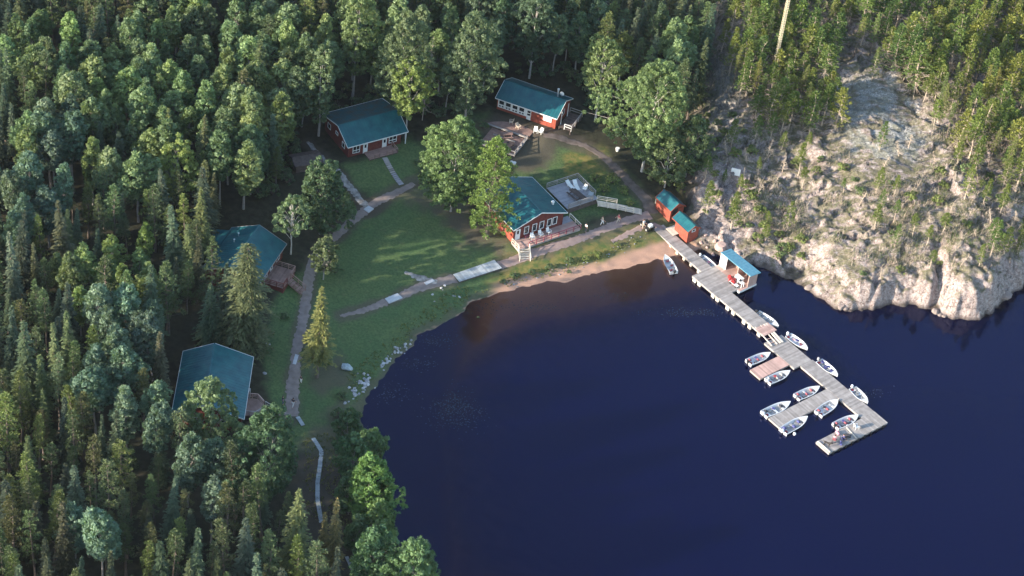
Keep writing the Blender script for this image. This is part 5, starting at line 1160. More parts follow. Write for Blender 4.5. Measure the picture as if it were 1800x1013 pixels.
q = empty('bucket', (*bl(5.7, -.8), WZ + .86), 0, 'dark bucket standing on the white cleaning table', 'bucket'); b = MB(); b.tube([(0, 0, 0), (0, 0, .3)], [.15, .18], 10); b.build('bucket_body', M['black'], q)
def jerry(x, y, z, rz, m, label, g=None):
    o = empty('fuel_can', (x, y, z), rz, label, 'fuel can', g); b = MB(); b.box(-.2, .2, -.13, .13, 0, .4); b.box(-.12, .12, -.03, .03, .42, .5); b.build('can_body', M[m], o); b = MB(); b.tube([(.14, 0, .4), (.2, 0, .52)], [.035, .03], 6); b.build('spout', M['black'], o); return o
for i, (x, y, lb) in enumerate(((3.6, -1.0, 'red fuel can nearest the white end wall of the boathouse'), (4.1, -1.3, 'red fuel can in the middle of the boathouse fuel cans'), (4.6, -1.0, 'red fuel can beside the chest freezer'), (4.9, -1.45, 'red fuel can at the pier edge of the boathouse floor'))):
    o = jerry(*bl(x, y), WZ, bA + i, 'redplastic', lb); o.scale = (1.6, 1.6, 1.4)
rb = empty('boat_cart', (*bl(5.2, -1.55), WZ), bA, 'white framed cart with red cushion at the boathouse front corner', 'cart'); MB().box(-.9, .9, -.28, .28, .28, .36).build('cart_bed', M['white'], rb); MB().box(-.7, .1, -.24, .24, .361, .5).build('cushion', M['redplastic'], rb)
for a_ in (-.6, .6):
    b = MB(); b.tube([(a_, -.34, .17), (a_, -.28, .17)], [.17, .17], 10); b.tube([(a_, .28, .17), (a_, .34, .17)], [.17, .17], 10); b.build('wheel', M['black'], rb)
# ---------------------------------------------------------------- boats
def hull_mesh(L=4.7, Bm=1.75, D=.62):
    mb = MB(); n = 15; sec = []
    for i in range(n + 1):
        t = i / n; x = L * t - L / 2
        half = Bm / 2 * (0.90 + .10 * min(1, t / .3)) if t < .45 else Bm / 2 * max(0.02, (1 - ((t - .45) / .55) ** 2.3))
        sheer = D + .20 * max(0, (t - .4) / .6) ** 1.8; keel = .0 + .36 * max(0, (t - .62) / .38) ** 2.2
        ch = half * (.80 - .25 * t); ih = max(.005, half - .10)
        sec.append([(x, -half, sheer), (x, -ch, keel + .15), (x, 0, keel), (x, ch, keel + .15), (x, half, sheer), (x, ih, sheer), (x, min(ch, ih) * .9, max(keel + .22, .2)), (x, 0, max(keel + .2, .19)), (x, -min(ch, ih) * .9, max(keel + .22, .2)), (x, -ih, sheer)])
    for s_ in sec: mb.v += s_
    for i in range(n):
        for k in range(10): mb.f.append((i * 10 + k, i * 10 + (k + 1) % 10, (i + 1) * 10 + (k + 1) % 10, (i + 1) * 10 + k)); mb.t.append(.5)
    mb.f.append(tuple(range(10))); mb.t.append(.5)
    mb.f.append((0, 1, 2, 3, 4)); mb.t.append(.5); mb.f.append(tuple(range(n * 10, n * 10 + 10))[::-1]); mb.t.append(.5)
    # transom and foredeck
    mb.box(-L / 2 - .04, -L / 2 + .05, -Bm / 2 * .88, Bm / 2 * .88, .12, D + .03)
    a = sec[n - 4]; b_ = sec[n]; mb.add([(a[9][0], a[9][1], a[9][2] + .01), (a[5][0], a[5][1], a[5][2] + .01), (b_[4][0], 0.01, b_[4][2] + .01), (b_[0][0], -.01, b_[0][2] + .01)], [(0, 1, 2, 3)])
    for k, sg in enumerate((-1, 1)):
        mb.tube([(s_[0][0], sg * abs(s_[0][1]), s_[0][2]) for s_ in sec], [.035] * (n + 1), 4)
    return mb.mesh('hull')
HULL = hull_mesh(); HULL.materials.append(M['hull'])
def make_boat(px_b, px_s, label, seed, style=0):
    r = random.Random(seed); a = W(*px_b, .75); b_ = W(*px_s, .6); d = a - b_; L = math.hypot(d[0], d[1]); rz = math.atan2(d[1], d[0]); k = L / 4.7
    o = empty('motor_boat', ((a[0] + b_[0]) / 2, (a[1] + b_[1]) / 2, -.12), rz, label, 'boat', 'open aluminium motor boats moored at the dock'); o.scale = (k, max(.93, min(1.05, k)) * 1.02, 1)
    obj('hull', HULL, None, o)
    fl_ = MB(); fl_.add([(-2.2, -.60, .26), (.9, -.56, .26), (1.6, -.18, .40), (1.6, .18, .40), (.9, .56, .26), (-2.2, .60, .26)], [(0, 1, 2, 3, 4, 5)]); fl_.build('floorboard', M['hullin' if style != 1 else 'hull'], o)
    for x in (-1.75, -.45, .75):
        hw = .70 if x < .5 else .62; MB().box(x - .16, x + .16, -hw, hw, .42, .47).build('bench', M['hull' if style != 2 else 'hullin'], o)
    cu = [None, 'maroon', 'bluefab', 'darkfab', 'maroon', 'hullin'][style % 6]
    for j, (x, y) in enumerate(((-1.72, .35), (-.45, -.25), (.75, .1))):
        if cu and r.random() < .85:
            s_ = MB(); s_.box(x - .2, x + .2, y - .22, y + .22, .471, .56); s_.box(x - .22, x - .14, y - .22, y + .22, .56, .85); s_.build('boat_seat', M[cu], o)
    b2 = MB(); b2.box(-2.72, -2.36, -.17, .17, .62, 1.02); b2.ball((-2.56, 0, 1.0), .2, 8, sq=(1.1, .9, .7)); mo = b2.build('outboard_motor', M[['motorwhite', 'black', 'motorwhite', 'hullin'][seed % 4]], o)
    b3 = MB(); b3.box(-2.60, -2.46, -.06, .06, -.35, .62); b3.box(-2.7, -2.42, -.1, .1, -.1, -.06); b3.build('shaft', M['black'], mo); b4 = MB(); b4.beam((-2.4, 0, .85), (-1.95, .08, .88), .05, .05); b4.build('tiller', M['black'], mo)
    # things lying in the boat
    def put(nm, cat, x, y, z, f, lb):
        w_ = Matrix.Rotation(rz, 2) @ Vector((x * k, y)); q = empty(nm, (o.location.x + w_.x, o.location.y + w_.y, z - .12), rz + r.uniform(-.5, .5), lb, cat); f(q); return q
    def tank(q): MB().box(-.22, .22, -.15, .15, 0, .25).build('tank_body', M['redplastic'], q); b = MB(); b.tube([(0, 0, .25), (0, 0, .32)], [.05, .05], 8); b.build('cap', M['black'], q)
    def net(q):
        b = MB(); b.tube([(-.9, 0, .03), (.2, 0, .03)], [.02, .02], 5); b.build('handle', M['steel'], q); b = MB(); P = [(.45 + .26 * math.cos(t * .5236), .26 * math.sin(t * .5236), .03) for t in range(13)]; b.tube(P, [.018] * 13, 4); b.build('hoop', M['black'], q)
    def jacket(q): b = MB(); b.box(-.22, -.03, -.25, .25, 0, .09); b.box(.03, .22, -.25, .25, 0, .09); b.box(-.1, .1, .1, .25, .02, .08); b.build('vest', M[r.choice(['redplastic', 'bluefab', 'pinkfab', 'darkfab'])], q)
    sh = ' '.join(label.split(',')[0].split()[:9])
    put('fuel_tank', 'fuel tank', -2.0, -.25, .27, tank, 'red fuel tank at stern of ' + sh)
    if seed % 4: put('landing_net', 'landing net', .1, .2, .49, net, 'landing net lying in ' + sh)
    def box_(q): MB().box(-.22, .22, -.14, .14, 0, .2).build('box_body', M[r.choice(['darkfab', 'beigefab', 'pinkfab', 'boardblue'])], q); MB().box(-.23, .23, -.15, .15, .201, .24).build('lid', M['hullin'], q)
    put('tackle_box', 'box', -1.1, -.3 if seed % 2 else .25, .27, box_, 'tackle box on the floor of ' + sh)
    if seed % 3 == 0: put('tackle_box', 'box', .2, -.2, .27, box_, 'second tackle box in ' + sh)
    if seed % 3 != 1: put('life_jacket', 'life jacket', -.45, .32, .48, jacket, 'life jacket on the bench of ' + sh)
    return o
BT = [((1368.9, 572), (1331, 549), 'boat beside pier end, facing the rocks', 1, 5), ((1420, 612), (1386, 588), 'boat along the far side of the dock platform', 2, 1), ((1472.9, 659), (1440, 633), 'boat with blue seats on outer side of long dock', 3, 2),
      ((1526, 707), (1499, 681), 'boat furthest right, on outer side of long dock', 4, 5), ((1354.6, 619), (1316, 636), 'boat on upper side of pink plank finger', 5, 1), ((1389, 651), (1350, 669), 'boat on lower side of pink plank finger', 6, 5),
      ((1441, 678.4), (1401, 697), 'boat with maroon seats above the grey finger', 7, 4), ((1389.8, 705), (1343.5, 727), 'boat furthest left, at tip of grey finger', 8, 3), ((1419.8, 731), (1377, 757), 'boat below grey finger tip, beside white buoy', 10, 2),
      ((1473.5, 701), (1439, 726), 'boat below grey finger root, pointing at dock', 11, 1), ((1509, 729), (1469, 748), 'boat tucked above the end deck of the dock', 9, 4), ((1169, 447), (1185, 477), 'boat pulled up on the sandy beach', 13, 1),
      ((1262, 474), (1232, 450), 'boat behind walkway beside the boathouse', 14, 0)]
for b_ in BT: make_boat(*b_)
p = W(1396.5, 763, .1); by = empty('buoy', (p[0], p[1], 0), 0, 'round white mooring buoy floating below the grey finger', 'buoy'); b = MB(); b.ball((0, 0, .12), .28, 14); b.build('float', M['white'], by, True); b = MB(); b.tube([(0, 0, .38), (0, 0, .5)], [.04, .04], 6); b.build('eye', M['steel'], by)
# ---------------------------------------------------------------- lake side slabs, boardwalks
def slabq(name, q, m, label, cat, lift=.12, boards=None):
    P = [G(*p) for p in q]; c = sum(P, Vector()) / len(P); o = empty(name, c, 0, label, cat); z = max(p.z for p in P) - c.z + lift
    Q = [Vector((p.x - c.x, p.y - c.y, z)) for p in P]
    if (Q[1] - Q[0]).cross(Q[3] - Q[0]).z < 0: Q = Q[::-1]
    mb = MB()
    if boards:
        n = boards
        for i in range(n): a, b = (i + .04) / n, (i + .96) / n; mb.slab([Q[0].lerp(Q[3], a), Q[1].lerp(Q[2], a), Q[1].lerp(Q[2], b), Q[0].lerp(Q[3], b)], .06, random.random())
    else: mb.slab(Q, .14)
    mb.build('boards' if boards else 'slab', M[m], o); b = MB(); b.slab([Vector((p.x * .9, p.y * .9, z - .13)) for p in Q], .4); b.build('footing', M['wooddark'], o); return o
P_ = [G(*p) for p in ((796.2, 484.5), (807, 499), (882, 475), (869, 459))]
slabq('boardwalk', [(807, 499), (796.2, 484.5), (869, 459), (882, 475)], 'boardblue', 'wide bleached board bridge in the lakeside gravel path', 'boardwalk', .18, 26)
slabq('paving_slab', [(683.7, 535), (676.3, 526), (698.5, 517.5), (707.4, 525.5)], 'concrete', 'square pale slab in the lakeside path, left of board bridge', 'slab')
slabq('paving_slab', [(749, 502), (745, 498), (760, 492), (764, 496)], 'concrete', 'narrow pale slab between the square slab and the board bridge', 'slab')
slabq('paving_slab', [(648, 376), (639, 369), (648, 363), (657, 369)], 'concrete', 'small pale slab where the stony path meets the gravel path', 'slab')
slabq('paving_slab', [(514, 641), (519, 624), (525, 626), (520, 642)], 'concrete', 'long pale slab lying in the gravel path beside the lone spruce', 'slab', .1)
bw = empty('boardwalk', G(560, 850), 0, 'curving bleached boardwalk running downhill through the bottom trees', 'boardwalk')
walk(bw, [(550, 772), (558, 783), (565, 795), (562, 822), (558, 850), (558, 880), (565, 920)], .62, 'boardblue', .4)
bw = empty('boardwalk', G(528, 741), 0, 'very short bleached board strip below the end of gravel path', 'boardwalk'); walk(bw, [(523, 734), (533, 750)], .6, 'boardblue', .4)
bw = empty('boardwalk', G(618, 998), 0, 'faint board strip among the trees at the very bottom', 'boardwalk'); walk(bw, [(609, 980), (616, 995), (625, 1014)], .5, 'boardblue', .4)
# ---------------------------------------------------------------- stones
def rock_mesh(seed, name='rock_body'):
    r = np.random.RandomState(seed); bm_v = []; n = 10; m_ = 6
    mb = MB(); mb.ball((0, 0, 0), 1, n)
    V = np.array(mb.v); pl_ = [(norm(r.normal(size=3)), r.uniform(.55, .9)) for _ in range(9)]
    for d, k in pl_:
        q = V @ d; V = V - np.maximum(q - k, 0)[:, None] * d
    V += r.normal(size=V.shape) * .03; V[:, 2] *= .7; mb.v = [tuple(v) for v in V]; return mb.mesh(name)
STN = [rock_mesh(i) for i in range(6)]
for s_ in STN: s_.materials.append(M['stone'])
def stone(px, py, s, label=None, group='pale stones along the lake edge', col=None, z=None, mat_=None):
    g = G(px, py); o = bpy.data.objects.new('stone', STN[rng.randint(6)]); COL.objects.link(o)
    o.location = (g.x, g.y, max(g.z, -.05) + s * .22); o.scale = (s * rng.uniform(.8, 1.25), s * rng.uniform(.8, 1.2), s * rng.uniform(.7, 1.1)); o.rotation_euler = (rng.uniform(-.3, .3), rng.uniform(-.3, .3), rng.uniform(0, 6.28))
    c = rng.uniform(.75, 1.2) if col is None else col; o.color = (c, c, c * 1.02, 1) if not isinstance(c, tuple) else (*c, 1)
    tag(o, label or uniq('pale %s stone' % ('small' if s < .3 else 'knee-high' if s < .55 else 'large'), px, py), 'stone', group)
def cluster(a, b, w, n, s0, s1, col=None):
    for i in range(n):
        t = (i + rng.rand()) / n; px = a[0] + (b[0] - a[0]) * t + rng.normal() * w; py = a[1] + (b[1] - a[1]) * t + rng.normal() * w * .8
        stone(px, py, rng.uniform(s0, s1) * (1.25 if rng.rand() < .2 else 1), col=col)
cluster((622, 704), (630, 676), 7, 20,  .13, .34); cluster((632, 680), (652, 660), 7, 20, .13, .34); cluster((668, 648), (690, 626), 4, 17, .13, .32); cluster((692, 622), (720, 604), 5, 18, .12, .30)
cluster((760, 525), (800, 505), 12, 9, .12, .28); cluster((880, 505), (1010, 470), 6, 20, .07, .17, .6); cluster((1010, 470), (1130, 420), 6, 24, .08, .18, .6)
stone(610, 647, .95, 'flat bluish pale rock lying alone in grass left of stone pile', 'x', (.8, .95, 1.0)); bpy.data.objects[-1:] if False else None
stone(443, 601, .6, 'pinkish stone in the grass above the lowest cabin roof', None, (1.0, .8, .75)); stone(471, 607, .45, 'flat pale stone in the grass above the lowest cabin', None)
stone(465, 657, .35, 'pale stone by the right wall of the lowest cabin', None); stone(760, 306, .4, 'pale stone at the foot of the two-door cabin steps', None)
BR = [(1268, 436, 1.25), (1253, 449, .4), (1243, 436, .35), (1232, 428, .4), (1284, 443, .5), (1222, 418, .35), (1240, 415, .45), (1256, 425, .35), (1228, 402, .4), (1298, 448, .5)]
for i, (px, py, s) in enumerate(BR):
    stone(px, py, s, uniq('%s pink granite boulder' % ('large' if s > .85 else 'smaller'), px, py), 'pink granite boulders behind the boathouse', (1.0, .72, .62))
for px, py, s in ((1478, 542, .9), (1486, 545, .5), (1645, 549, .9), (1652, 555, .5), (1420, 508, .8), (1660, 556, .6), (1768, 522, 1.0)):
    stone(px, py, s, uniq('grey boulder at the waterline', px, py), 'boulders at the rock waterline', (.55, .45, .40))
# ---------------------------------------------------------------- weeds floating and sunken near the shore
V = []; T = []
for (px, py, rx, ry, n) in ((800, 722, 52, 38, 520), (770, 600, 60, 16, 150), (730, 640, 40, 12, 110), (850, 540, 40, 14, 90), (940, 540, 60, 10, 120), (1210, 550, 90, 8, 200), (690, 690, 40, 20, 110), (1080, 520, 60, 10, 60), (670, 860, 12, 60, 60), (1530, 690, 40, 8, 50)):
    for i in range(n):
        p = W(px + rng.normal() * rx * .5, py + rng.normal() * ry * .5, 0); 
        if float(gz(p[0], p[1])) > -.05: continue
        a = rng.uniform(0, 6.28); L_ = rng.uniform(.05, .17); w_ = L_ * rng.uniform(.3, .9); c, s = math.cos(a), math.sin(a); z = .012 + rng.uniform(0, .01)
        V += [(p[0] - c * L_, p[1] - s * L_, z), (p[0] + s * w_, p[1] - c * w_, z), (p[0] + c * L_, p[1] + s * L_, z + .02), (p[0] - s * w_, p[1] + c * w_, z)]; T.append(rng.rand())
weed = mat('pond weed', (0.018, 0.022, 0.024), (0.045, 0.052, 0.055), .6, 3.0)
o = obj('pond_weeds', mesh_np('pond_weeds', V, np.arange(len(V)).reshape(-1, 4), T), weed); o['kind'] = 'stuff'; tag(o, 'scattered pale weed patches floating on the dark lake near the shore', 'pond weed')
# grass tufts along edges (uncountable)
V = []; T = []
def tufts(poly, n, h, keep):
    q = np.array(poly); 
    for i in range(n):
        px, py = rng.uniform(q[:, 0].min(), q[:, 0].max()), rng.uniform(q[:, 1].min(), q[:, 1].max())
        if inpoly(px, py, poly) < 0: continue
        p = W(px, py, 1.0); z = float(gz(p[0], p[1])); 
        if z < .12: continue
        for k in range(5):
            a = rng.uniform(0, 6.28); hh = h * rng.uniform(.5, 1.3); bx, by = p[0] + rng.normal() * .08, p[1] + rng.normal() * .08; c, s = math.cos(a) * .05, math.sin(a) * .05; lx, ly = rng.normal() * .1, rng.normal() * .1
            V.extend([(bx - c, by - s, z - .03), (bx + c, by + s, z - .03), (bx + lx + c * .5, by + ly + s * .5, z + hh), (bx + lx - c * .5, by + ly - s * .5, z + hh)]); T.append(rng.rand())
tufts([(880, 505), (1000, 470), (1130, 425), (1150, 405), (1090, 425), (1000, 455), (880, 485)], 900, .28, None)
tufts([(636, 720), (650, 690), (700, 622), (760, 572), (870, 522), (870, 500), (800, 500), (700, 570), (610, 660)], 2200, .22, None)
tufts([(530, 760), (640, 760), (650, 820), (600, 960), (540, 900)], 700, .25, None)
o = obj('grass', mesh_np('grass', V, np.arange(len(V)).reshape(-1, 4), T), M['leaf']); o.color = (1.3, 1.2, .8, 1); o['kind'] = 'stuff'; tag(o, 'long grass tufts along the lake edge', 'grass')
# ---------------------------------------------------------------- mast and sign
mb_ = G(1358, 132); ms = empty('lattice_mast', mb_, .3, 'tall pale yellow lattice mast standing among the hill pines', 'mast')
def mast_part(z0, z1, nm):
    b = MB(); k = [(math.cos(a) * .36, math.sin(a) * .36) for a in (0, 2.094, 4.189)]
    for x, y in k: b.tube([(x, y, z0), (x, y, z1)], [.038, .038], 5)
    return b.build(nm, M['mast'], ms), k
_, k = mast_part(-.3, 27, 'legs'); b = MB(); n = 54
for i in range(n):
    z = 27 * i / n
    for j in range(3): a, c = k[j], k[(j + 1) % 3]; b.beam((a[0], a[1], z), (c[0], c[1], z + 27 / n), .05, .05); b.beam((a[0], a[1], z), (c[0], c[1], z), .04, .04)
b.build('lattice', M['mast'], ms)
g = G(1290, 318); sg = empty('sign', g, rad(-10), 'small blank white board sign on posts at the rock edge', 'sign')
MB().slab([(-.8, -.06, .75), (.8, -.06, .75), (.8, .25, 1.95), (-.8, .25, 1.95)], .06).build('board', M['white'], sg)
for x in (-.6, .6): MB().beam((x, .25, 1.6), (x, .25, -.4), .1, .1).build('post', M['wooddark'], sg)
# ---------------------------------------------------------------- people
def skin_obj(name, V, E, R, m, parent, sub=1, root=0):
    me = bpy.data.meshes.new(name); me.from_pydata([tuple(v) for v in V], E, []); o = bpy.data.objects.new(name, me); COL.objects.link(o)
    s = o.modifiers.new('s', 'SKIN'); s.use_smooth_shade = True
    for i, r in enumerate(R): me.skin_vertices[0].data[i].radius = (r, r) if not isinstance(r, tuple) else r
    me.skin_vertices[0].data[root].use_root = True
    o.modifiers.new('d', 'SUBSURF').levels = sub
    dg = bpy.context.evaluated_depsgraph_get(); dg.update(); nm = bpy.data.meshes.new_from_object(o.evaluated_get(dg)); nm.materials.clear(); nm.materials.append(m)
    bpy.data.objects.remove(o); bpy.data.meshes.remove(me); nm.name = name; return obj(name, nm, None, parent)
def person(x, y, z, rz, label, top, bottom, pose='stand', s=1.0, hair='hair', seed=0, group=None):
    r = random.Random(seed); o = empty('person', (x, y, z), rz, label, 'person', group); o.scale = (s, s, s)
    sit = pose == 'sit'; hz = .52 if sit else .95; st = .22 if pose == 'walk' else .04
    hip = Vector((0, 0, hz)); ch = hip + Vector((0, .02 if not sit else .10, .42)); nk = ch + Vector((0, .0, .12)); hd = nk + Vector((0, -.02, .15)); ht = hd + Vector((0, 0, .11))
    V = [hip, hip + Vector((0, 0, .2)), ch, nk, hd, ht]; E = [(0, 1), (1, 2), (2, 3), (3, 4), (4, 5)]; R = [(.15, .11), (.13, .10), (.16, .11), .055, .095, .075]
    J = {}
    for k, sg in (('l', 1), ('r', -1)):
        if sit: kn = Vector((sg * .14, -.44, hz + .02)); an = Vector((sg * .14, -.50, .08)); toe = Vector((sg * .15, -.66, .04))
        else: kn = Vector((sg * .11, -sg * st * .8 - .03, .50)); an = Vector((sg * .11, -sg * st * 1.2 + .02, .09)); toe = an + Vector((sg * .02, -.15, -.05))
        i = len(V); V += [Vector((sg * .10, 0, hz - .04)), kn, an, toe]; E += [(0, i), (i, i + 1), (i + 1, i + 2), (i + 2, i + 3)]; R += [.085, .058, .04, .035]
        sh = ch + Vector((sg * .18, 0, .03)); sw = {'stand': .05, 'walk': sg * .22, 'sit': -.15, 'reach': -.30}[pose]
        el = sh + Vector((sg * .07, sw * .5, -.27)); wr = el + Vector((sg * -.01, sw * .8 - .08, -.22 if pose != 'sit' else -.08)); J[k] = (sh, el, wr)
        i = len(V); V += [sh, el, wr]; E += [(2, i), (i, i + 1), (i + 1, i + 2)]; R += [.06, .043, .028]
        d = (wr - el).normalized(); sd = Vector((0, 1, 0)).cross(d).normalized() if abs(d.y) < .9 else Vector((1, 0, 0)); fw_ = d.cross(sd)
        pm = wr + d * .06; V.append(pm); E.append((i + 2, i + 3)); R.append((.036, .018)); p0 = len(V) - 1
        for f in range(4):
            j = len(V); b0_ = pm + fw_ * ((f - 1.5) * .021) + d * .035; V += [b0_, b0_ + d * (.045, .05, .047, .038)[f] - sd * sg * .015]; E += [(p0, j), (j, j + 1)]; R += [.009, .008]
        j = len(V); V += [wr + d * .03 - fw_ * .035, wr + d * .07 - fw_ * .05]; E += [(i + 2, j), (j, j + 1)]; R += [.011, .009]
    skin_obj('body', V, E, R, M['skin'], o, 2)
    # shirt
    V2 = [hip + Vector((0, 0, .02)), hip + Vector((0, 0, .2)), ch, nk - Vector((0, 0, .03))]; E2 = [(0, 1), (1, 2), (2, 3)]; R2 = [(.165, .125), (.145, .115), (.175, .125), .075]
    for k in 'lr': i = len(V2); sh, el, wr = J[k]; V2 += [sh, sh.lerp(el, .85)]; E2 += [(2, i), (i, i + 1)]; R2 += [.075, .062]
    skin_obj('shirt', V2, E2, R2, M[top], o, 1)
    V3 = [hip]; E3 = []; R3 = [(.16, .12)]
    for k, sg in (('l', 1), ('r', -1)):
        i = len(V3); src = [v for v in V]; base = 6 if k == 'l' else 6 + (len(V) - 6) // 2
        V3 += [V[base], V[base + 1], V[base + 1].lerp(V[base + 2], .85)]; E3 += [(0, i), (i, i + 1), (i + 1, i + 2)]; R3 += [.098, .072, .058]
    skin_obj('trousers', V3, E3, R3, M[bottom], o, 1)
    b = MB(); b.ball(tuple(hd + Vector((0, .022, .055))), .118, 10, sq=(.92, 1, .95)); b.build('hair', M[hair], o, True)
    b = MB(); b.ball(tuple(hd + Vector((0, -.105, -.0))), .02, 6, sq=(.7, 1, 1.2)); b.ball(tuple(hd + Vector((.035, -.088, .03))), .012, 6); b.ball(tuple(hd + Vector((-.035, -.088, .03))), .012, 6); b.ball(tuple(hd + Vector((0, -.09, -.045))), .02, 6, sq=(1.2, .4, .3)); b.build('face', M['skin'], o)
    return o
def on(px, py): g = G(px, py); return g.x, g.y, g.z + .03
person(*on(1029, 409), 2.4, 'person in white shirt and dark trousers standing beside pink gravel path', 'whitefab', 'darkfab', seed=1, s=1.1)
person(*on(1058, 396), 1.8, 'person in cream clothes striding along the pink gravel path', 'beigefab', 'whitefab', 'walk', seed=2, s=1.1)
person(*on(1086, 393), -1.2, 'person in maroon shirt and pale trousers on the gravel path', 'maroon', 'beigefab', 'walk', seed=3, s=1.1)
person(*on(1130, 402), 1.0, 'person in white shirt bending forward at the black four wheeler', 'whitefab', 'beigefab', 'reach', seed=4, s=1.1)
person(*on(515, 717), 2.6, 'person in black top and white trousers at lower path end', 'darkfab', 'whitefab', 'walk', seed=5, s=1.1)
person(*on(529, 674), 2.8, 'small person in black top and white trousers beside path', 'darkfab', 'whitefab', seed=6, s=.85)
person(*on(497, 712), 2.0, 'person in dark clothes at the foot of the lowest cabin stairs', 'darkfab', 'bluefab', seed=7)
# people and dog at the end of the floating dock
def fold_chair(x, y, z, rz, m, label):
    o = empty('camp_chair', (x, y, z), rz, label, 'chair'); MB().slab([(-.28, -.26, .44), (.28, -.26, .44), (.28, .24, .40), (-.28, .24, .40)], .03).build('seat', M[m], o); MB().slab([(-.28, .22, .40), (.28, .22, .40), (.28, .42, .95), (-.28, .42, .95)], .03).build('backrest', M[m], o)
    for a_ in (-.27, .27):
        for b_, c_ in ((-.28, .28), (.28, -.28)): MB().beam((a_, b_, 0), (a_, c_, .45), .035, .035).build('leg', M['black'], o)
    return o
ax, ay = at_px(1481, 775, FZ); fold_chair(ax, ay, FZ, 2.1, 'bluefab', 'blue camp chair on the end deck of the floating dock'); person(ax + .08, ay + .05, FZ - .02, 2.1, 'person in purple blue clothes seated in blue camp chair on dock', 'bluefab', 'darkfab', 'sit', seed=8, s=1.1)
ax, ay = at_px(1466, 776, FZ); fold_chair(ax, ay, FZ, 2.8, 'maroon', 'maroon camp chair left of the blue camp chair on dock'); person(ax, ay, FZ - .02, 2.8, 'person in pink shirt and pale trousers seated on the end dock', 'pinkfab', 'whitefab', 'sit', seed=9, s=1.1)
def bag(px, py, m, label, s=1.0):
    x, y = at_px(px, py, FZ); o = empty('duffel_bag', (x, y, FZ), random.uniform(0, 3), label, 'bag'); o.scale = (s, s, s); b = MB(); b.tube([(-.4, 0, .2), (-.36, 0, .2), (.36, 0, .2), (.4, 0, .2)], [.12, .2, .2, .12], 10); b.build('bag_body', M[m], o); b = MB(); b.tube([(-.15, -.1, .35), (-.1, 0, .5), (.1, 0, .5), (.15, -.1, .35)], [.02] * 4, 5); b.build('strap', M['black'], o)
bag(1490, 768, 'darkfab', 'black bag behind the blue camp chair', 1.3); bag(1472, 763, 'pinkfab', 'pink bag behind the seated people on the end dock', 1.1); bag(1478, 781, 'bluefab', 'blue bag in front of the blue camp chair', 1.0)
ax, ay = at_px(1505, 753, FZ); chair(ax, ay, FZ, 2.0, 'white chair standing alone on the end deck, right of the bags')
ax, ay = at_px(1453, 784, FZ); dg_ = empty('dog', (ax, ay, FZ), rad(-25), 'black dog standing at the left tip of the end dock', 'dog')
Vd = [(0, 0, .5), (-.28, 0, .5), (.28, 0, .52), (.42, 0, .66), (.52, 0, .74), (.66, 0, .70), (-.42, 0, .56), (-.60, 0, .68)]; Ed = [(0, 1), (0, 2), (2, 3), (3, 4), (4, 5), (1, 6), (6, 7)]; Rd = [.11, .10, .13, .085, .085, .045, .035, .02]
for sx_, hind in ((.27, False), (-.27, True)):
    for sg in (-1, 1):
        i = len(Vd); a0 = 2 if not hind else 1
        if hind: Vd += [(sx_ + .05, sg * .09, .34), (sx_ - .10, sg * .09, .17), (sx_ - .05, sg * .09, .03), (sx_ + .03, sg * .09, .02)]
        else: Vd += [(sx_, sg * .09, .36), (sx_ + .01, sg * .09, .18), (sx_, sg * .09, .03), (sx_ + .07, sg * .09, .02)]
        Ed += [(a0, i), (i, i + 1), (i + 1, i + 2), (i + 2, i + 3)]; Rd += [.06 if hind else .05, .03, .025, .025]
for sg in (-1, 1): i = len(Vd); Vd += [(.47, sg * .06, .80), (.45, sg * .08, .84)]; Ed += [(4, i), (i, i + 1)]; Rd += [.03, .015]
skin_obj('body', Vd, Ed, Rd, M['fur'], dg_, 2); dg_.scale = (1.35, 1.35, 1.35); b = MB(); b.ball((.72, 0, .70), .02, 6); b.build('nose', M['black'], dg_)
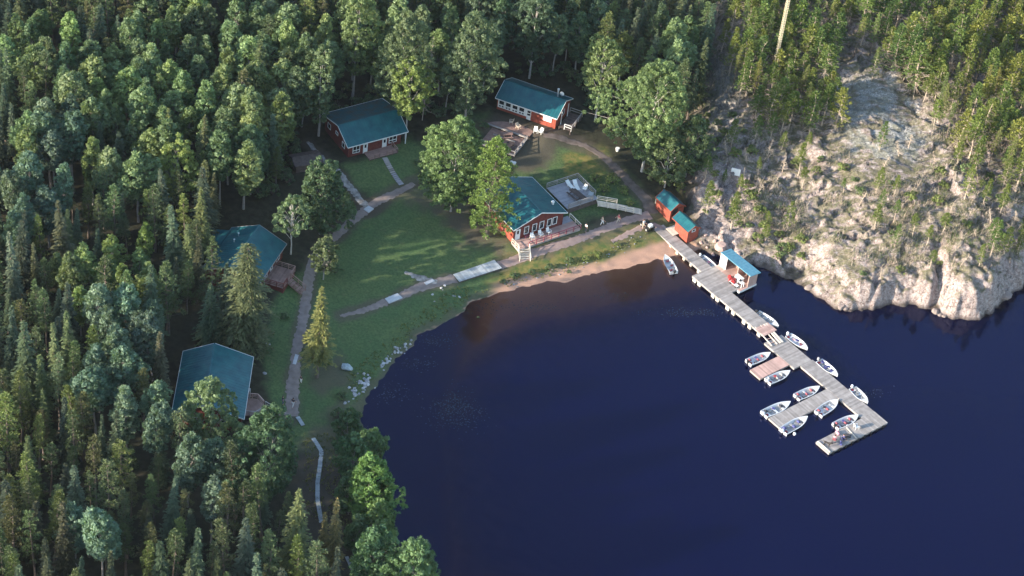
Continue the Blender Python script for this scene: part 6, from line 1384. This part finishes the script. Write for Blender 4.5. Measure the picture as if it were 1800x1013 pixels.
# four wheeler
g = G(1137, 402); av = empty('four_wheeler', g, rad(125), 'black four wheeler parked on the gravel by the walkway', 'quad bike'); av.scale = (1.25, 1.25, 1.25)
b = MB(); b.box(-.75, .75, -.22, .22, .42, .62); b.add([(.2, -.22, .62), (.75, -.22, .62), (.75, .22, .62), (.2, .22, .62), (.3, -.14, .86), (.6, -.14, .78), (.6, .14, .78), (.3, .14, .86)], [(4, 5, 6, 7), (0, 1, 5, 4), (1, 2, 6, 5), (2, 3, 7, 6), (3, 0, 4, 7)]); b.build('chassis', M['black'], av)
MB().box(-.6, .18, -.17, .17, .62, .78).build('saddle', M['darkfab'], av)
for sx_ in (-.62, .62):
    for sg in (-1, 1):
        b = MB(); b.tube([(sx_, sg * .36, .32), (sx_, sg * .60, .32)], [.32, .32], 14); w_ = b.build('wheel', M['black'], av); b = MB(); b.tube([(sx_, sg * .601, .32), (sx_, sg * .62, .32)], [.15, .14], 10); b.build('rim', M['steel'], w_)
        MB().slab([(sx_ - .38, sg * .46 - .18, .66), (sx_ + .38, sg * .46 - .18, .66), (sx_ + .38, sg * .46 + .18, .66), (sx_ - .38, sg * .46 + .18, .66)], .04).build('mudguard', M['black'], av)
b = MB(); b.tube([(.35, -.38, 1.05), (.42, 0, 1.0), (.35, .38, 1.05)], [.025] * 3, 6); b.tube([(.5, 0, .78), (.42, 0, 1.0)], [.03, .03], 6); b.build('handlebar', M['black'], av)
b = MB()
for i in range(6): b.beam((-.95, -.35 + i * .14, .82), (-.4, -.35 + i * .14, .82), .025, .025)
b.beam((-.95, -.37, .82), (-.95, .37, .82), .03); b.beam((-.4, -.37, .82), (-.4, .37, .82), .03); b.build('rear_rack', M['steel'], av)
q = empty('cooler_box', (g.x, g.y, g.z), rad(125), 'white cooler box strapped on the rear rack of the four wheeler', 'box'); v_ = Matrix.Rotation(rad(125), 3, 'Z') @ Vector((-.85, 0, 1.05)); q.location = g + v_; MB().box(-.28, .28, -.3, .3, 0, .32).build('box_body', M['white'], q); MB().box(-.3, .3, -.32, .32, .321, .38).build('lid', M['white'], q)

# ---------------------------------------------------------------- thin evening haze
b = MB(); b.box(-950, 950, -940, 940, -9, 262); hz = b.mesh('haze'); hm = bpy.data.materials.new('haze'); hm.use_nodes = True; hn = hm.node_tree.nodes; hn.remove(hn['Principled BSDF'])
pv = hn.new('ShaderNodeVolumePrincipled'); pv.inputs['Color'].default_value = (0.72, 0.82, 1.0, 1); pv.inputs['Density'].default_value = 0.00002; hm.node_tree.links.new(pv.outputs[0], hn['Material Output'].inputs['Volume'])
o = obj('haze', hz, hm); o['kind'] = 'stuff'; tag(o, 'thin pale blue evening haze over the whole bay', 'haze')
